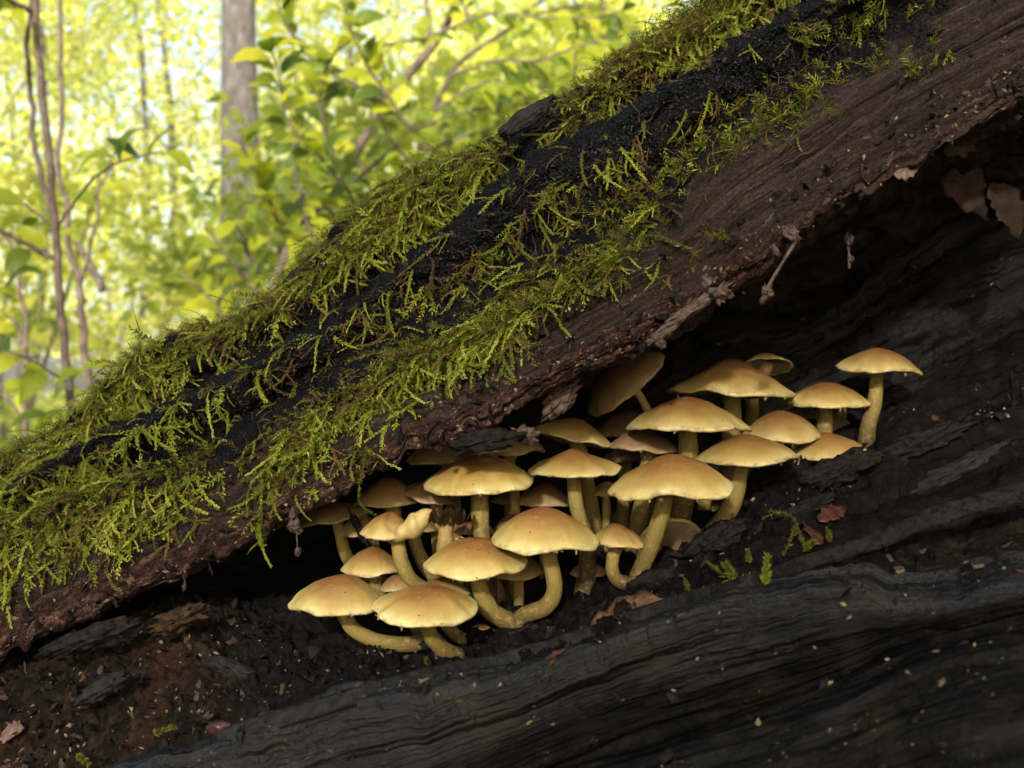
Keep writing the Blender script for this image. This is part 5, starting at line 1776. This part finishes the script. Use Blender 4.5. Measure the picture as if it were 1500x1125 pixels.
def leaf_obj(root, base, pos, f, up, size):
    o = bpy.data.objects.new('leaf', LEAFM[random.randrange(5)])
    COL.objects.link(o)
    o.parent = root
    f = np.array(f, float)
    f /= np.linalg.norm(f)
    s = np.cross(up, f)
    s /= np.linalg.norm(s) + 1e-9
    u = np.cross(f, s)
    pos = pos - base
    o.matrix_local = Matrix(((f[0], s[0], u[0], pos[0]), (f[1], s[1], u[1], pos[1]), (f[2], s[2], u[2], pos[2]), (0, 0, 0, 1))) @ Matrix.Scale(size, 4)


def wood(root, base, pts, w0, w1, name='branch', mat='twig', n=30):
    pth = crspline([P(*p) for p in pts], n)
    q_ = np.linspace(0, len(pts) * 1.6, n)
    pth = pth + np.stack([fbm(q_ + pts[0][0], .3, .1, 3), fbm(q_, .7, 5.1, 2), 0 * q_], -1) * .0032 * pts[0][2]
    Ym = np.array([p[2] for p in pts]).mean()
    V, F, _t = tube(pth, np.linspace(w0, w1, n) * .5 * KP * Ym, 9, True, .08, pts[0][0] * .1)
    link(name, np_mesh(name, V - base, F, None, None, True, MAT[mat]), root)
    return pth


def spray(root, base, pth, n, size, rng, t0=.15, face=.55):
    """leaves set alternately along a twig"""
    tan = np.gradient(pth, axis=0)
    tan /= np.linalg.norm(tan, axis=1)[:, None]
    for k in range(n):
        t = t0 + (1 - t0) * (k + rng.random() * .5) / n
        i = min(int(t * (len(pth) - 1)), len(pth) - 1)
        sgn = 1 if k % 2 else -1
        tn = tan[i]
        up = np.array([rng.normal() * .35, -face + rng.normal() * .3, .8 + rng.normal() * .25])
        up /= np.linalg.norm(up)
        sd = np.cross(up, tn)
        sd /= np.linalg.norm(sd) + 1e-9
        f = tn * rng.uniform(.4, .9) + sd * sgn * rng.uniform(.6, 1) + np.array([0, 0, -.2 * rng.random()])
        leaf_obj(root, base, pth[i] + sd * sgn * .004, f, up, size * rng.uniform(.7, 1.2))


rng = np.random.default_rng(17)
GS = 'young beech saplings behind the log'
b0 = P(108, 640, 1.25) * [1, 1, 0]
sap = empty('beech_sapling', b0, 'slender pale double stemmed beech sapling at the left edge of the view', 'sapling', GS)
wood(sap, b0, [(150, 1250, 1.27), (118, 700, 1.26), (104, 590, 1.25), (94, 500, 1.25), (86, 420, 1.25), (80, 330, 1.25), (72, 240, 1.24), (62, 130, 1.24), (52, 30, 1.24), (40, -80, 1.24), (30, -220, 1.24)], 13, 9, 'stem')
wood(sap, b0, [(80, 335, 1.25), (62, 260, 1.27), (48, 190, 1.28), (44, 110, 1.28), (40, 40, 1.28), (55, -60, 1.28)], 9, 6, 'stem')
tw = wood(sap, b0, [(48, 18, 1.24), (28, 8, 1.22), (0, -6, 1.2), (-40, -20, 1.18)], 8, 5)
spray(sap, b0, tw, 6, .045, rng)
tw = wood(sap, b0, [(86, 330, 1.25), (112, 292, 1.23), (140, 258, 1.2), (170, 240, 1.19), (205, 228, 1.18), (235, 222, 1.17)], 5, 2.5)
for px, py, dx, dz in [(165, 226, -1, -.15), (172, 236, .3, .8), (215, 226, .6, .6), (236, 222, 1, -.25), (205, 232, -.6, .4)]:
    leaf_obj(sap, b0, P(px, py, 1.19), (dx, -.25, dz), np.array([.1, -.5, .85]), .045)
tw = wood(sap, b0, [(78, 378, 1.25), (50, 364, 1.24), (20, 348, 1.22), (-20, 325, 1.2)], 9, 6)
spray(sap, b0, tw, 3, .042, rng)
tw = wood(sap, b0, [(72, 330, 1.25), (40, 300, 1.27), (10, 285, 1.28), (-20, 280, 1.29)], 4, 2.5)
spray(sap, b0, tw, 6, .045, rng)
tw = wood(sap, b0, [(98, 562, 1.25), (75, 544, 1.22), (48, 528, 1.2), (20, 518, 1.18), (-20, 512, 1.17)], 4, 2.5)
spray(sap, b0, tw, 5, .045, rng)
tw = wood(sap, b0, [(118, 600, 1.26), (135, 575, 1.25), (160, 552, 1.24)], 4, 2.5)
for px, py in [(120, 540), (160, 535), (95, 600), (70, 605), (30, 430), (60, 395)]:
    leaf_obj(sap, b0, P(px, py, 1.22), (-1 + .5 * rng.random(), -.3, .2 * rng.normal()), np.array([.1, -.45, .85]), .042)

b1 = P(128, 640, 1.7) * [1, 1, 0]
s2 = empty('beech_sapling', b1, 'crooked grey sapling right behind the double stemmed sapling', 'sapling', GS)
wood(s2, b1, [(180, 1000, 1.72), (140, 640, 1.7), (126, 520, 1.7), (116, 440, 1.7), (118, 410, 1.7), (102, 370, 1.7), (98, 300, 1.7), (84, 250, 1.7), (90, 130, 1.72), (88, 0, 1.75), (92, -120, 1.75)], 12, 6, 'stem')
tw = wood(s2, b1, [(118, 412, 1.7), (140, 330, 1.7), (150, 260, 1.7), (190, 190, 1.7)], 6, 3)
spray(s2, b1, tw, 8, .05, rng)
tw = wood(s2, b1, [(150, 425, 1.9), (130, 385, 1.9), (112, 355, 1.9)], 12, 8)
b2 = P(38, 640, 2.0) * [1, 1, 0]
s3 = empty('beech_sapling', b2, 'thin dark sapling at the far left below the bright leaves', 'sapling', GS)
wood(s3, b2, [(45, 900, 2.0), (40, 620, 2.0), (38, 500, 2.0), (30, 420, 2.0), (20, 370, 2.0), (-5, 330, 2.0)], 9, 5, 'stem')
tw = wood(s3, b2, [(38, 500, 2.0), (20, 470, 2.0), (0, 455, 2.0)], 5, 3)
spray(s3, b2, tw, 7, .05, rng)
tw = wood(s3, b2, [(30, 620, 2.0), (12, 580, 2.0), (-5, 560, 2.0)], 5, 3)
spray(s3, b2, tw, 5, .05, rng)

# thicket behind the ridge
b3 = P(390, 1000, 2.3) * [1, 1, 0]
th = empty('beech_thicket', b3, 'leafy beech bush with dark crooked limb behind the ridge, left of centre', 'bush', 'leafy beech bushes close behind the ridge')
wood(th, b3, [(330, 1300, 2.35), (370, 600, 2.35), (400, 430, 2.3), (440, 330, 2.3), (500, 268, 2.3), (560, 150, 2.3), (590, 120, 2.3), (640, 55, 2.3), (680, -10, 2.3), (760, -120, 2.3)], 15, 11, 'limb')
sprays = [
    [(440, 330), (480, 290), (540, 250), (610, 190), (700, 160), (790, 152), (870, 150)],
    [(500, 268), (470, 230), (430, 190), (410, 120), (400, 60)],
    [(560, 150), (510, 120), (460, 90), (420, 40), (400, -20)],
    [(430, 345), (400, 310), (370, 250), (350, 200)],
    [(470, 300), (520, 330), (560, 320), (600, 300)],
    [(410, 400), (440, 370), (480, 360), (520, 330)],
    [(390, 440), (360, 410), (330, 370), (300, 330)],
    [(600, 190), (560, 130), (520, 60), (500, 0)],
    [(380, 470), (420, 440), (450, 400), (480, 380)],
    [(430, 200), (436, 270), (450, 330), (470, 368)],
    [(360, 560), (330, 470), (300, 430), (270, 400)],
    [(520, 300), (500, 250), (470, 160), (480, 100), (500, 60)],
    [(400, 330), (430, 300), (480, 270), (540, 290)],
    [(380, 400), (350, 330), (380, 280), (400, 240)],
]
for sp_ in sprays:
    Y = rng.uniform(1.7, 2.25)
    d = rng.uniform(-.25, .25)
    tw = wood(th, b3, [(q[0], q[1], Y + d * i / len(sp_)) for i, q in enumerate(sp_)], 6, 2.5)
    L = sum(math.dot if False else math.hypot(sp_[i + 1][0] - sp_[i][0], sp_[i + 1][1] - sp_[i][1]) for i in range(len(sp_) - 1))
    spray(th, b3, tw, int(L / 9), .053, rng, .1, .75)
b4 = P(640, 1000, 2.5) * [1, 1, 0]
t2 = empty('beech_thicket', b4, 'leafy beech bush arching thin twigs above the middle of the ridge', 'bush', 'leafy beech bushes close behind the ridge')
wood(t2, b4, [(620, 1400, 2.5), (600, 500, 2.5), (610, 250, 2.5), (660, 110, 2.5), (760, 30, 2.5), (860, -60, 2.5)], 9, 5, 'limb')
for sp_ in [
    [(560, 66), (640, 50), (720, 20), (790, 26), (870, 25), (930, 8)],
    [(660, 110), (720, 90), (780, 90), (840, 70), (900, 55)],
    [(620, 220), (680, 200), (740, 180), (800, 130)],
    [(610, 250), (580, 210), (560, 170), (570, 110)],
    [(700, 60), (680, 10), (660, -30)],
    [(790, 20), (840, 10), (890, 20), (940, 50)],
    [(845, 0), (846, 50), (844, 100), (846, 130)],
    [(600, 330), (560, 300), (530, 250), (520, 200)],
    [(640, 160), (690, 130), (730, 120), (770, 140)],
    [(880, -5), (892, 25), (908, 55), (915, 75)],
]:
    Y = rng.uniform(2.0, 2.6)
    tw = wood(t2, b4, [(q[0], q[1], Y) for q in sp_], 5, 2.5)
    L = sum(math.hypot(sp_[i + 1][0] - sp_[i][0], sp_[i + 1][1] - sp_[i][1]) for i in range(len(sp_) - 1))
    spray(t2, b4, tw, int(L / 9), .053, rng, .05, .75)

# unseen beech added between sun and log to keep the log in half shade
shade_c = np.array([0, .44, .45]) + np.array(sd) * 5.6
rng = np.random.default_rng(333)
bs = np.array([shade_c[0] - .9, shade_c[1] - .5, 0.0])
shade = empty('beech_tree', bs, 'unseen beech tree added behind the viewer to shade the log', 'tree', 'trees in the wood behind the log')
zz = np.linspace(-.1, 5.2, 12)
V, F, _t = tube(np.stack([bs[0] + .05 * np.sin(zz), np.full(12, bs[1]), zz], -1), .11 * (1.2 - .16 * zz), 12, True, .1, 4)
link('trunk', np_mesh('trunk', V - bs, F, None, None, True, MAT['bark']), shade)
V, F, _t = tube(crspline([[bs[0], bs[1], 2.4], (shade_c + [bs[0], bs[1], 2.6]) / 2, shade_c], 8), np.linspace(.05, .02, 8), 7, True)
link('limb', np_mesh('limb', V - bs, F, None, None, True, MAT['bark']), shade)
p, ct = clumps(rng, shade_c, np.array([1.35, 1.35, 1.1]), 150, SHADE_N, .22)
V, F, t = leaf_cloud(p, .09, np.full(len(p), .2), .1, rng)
o = link('crown', np_mesh('crown', V - bs, F, dict(tint=t), None, False, MAT['foliage']), shade)
o['kind'] = 'stuff'

# unseen mass of dark leaves added around the viewer to block low sky light
rng = np.random.default_rng(515)
n = 26000
az = rng.uniform(-PI * .62, PI * .62, n)                    # measured from straight behind
rr = rng.uniform(4.2, 6.8, n)
h = 6.2 * rng.random(n) ** .9
pts = np.stack([np.sin(az) * rr, -np.cos(az) * rr, h], -1)
v = pts - np.array([0, .44, .45])
ang = np.degrees(np.arccos(np.clip((v @ np.array(sd)) / np.linalg.norm(v, axis=1), -1, 1)))
pts = pts[ang > 15]  # gap left in the added leaves so the sun gets through
V, F, t = leaf_cloud(pts, .20, np.full(len(pts), .1), .15, rng)
acc = Acc()
acc.add(V, F, tint=t)
o = link('woodland', acc.mesh('woodland', MAT['foliage'], None, False))
tag(o, 'unseen dark leafy wood added behind the viewer to block low sky light', 'wood', kind='stuff')
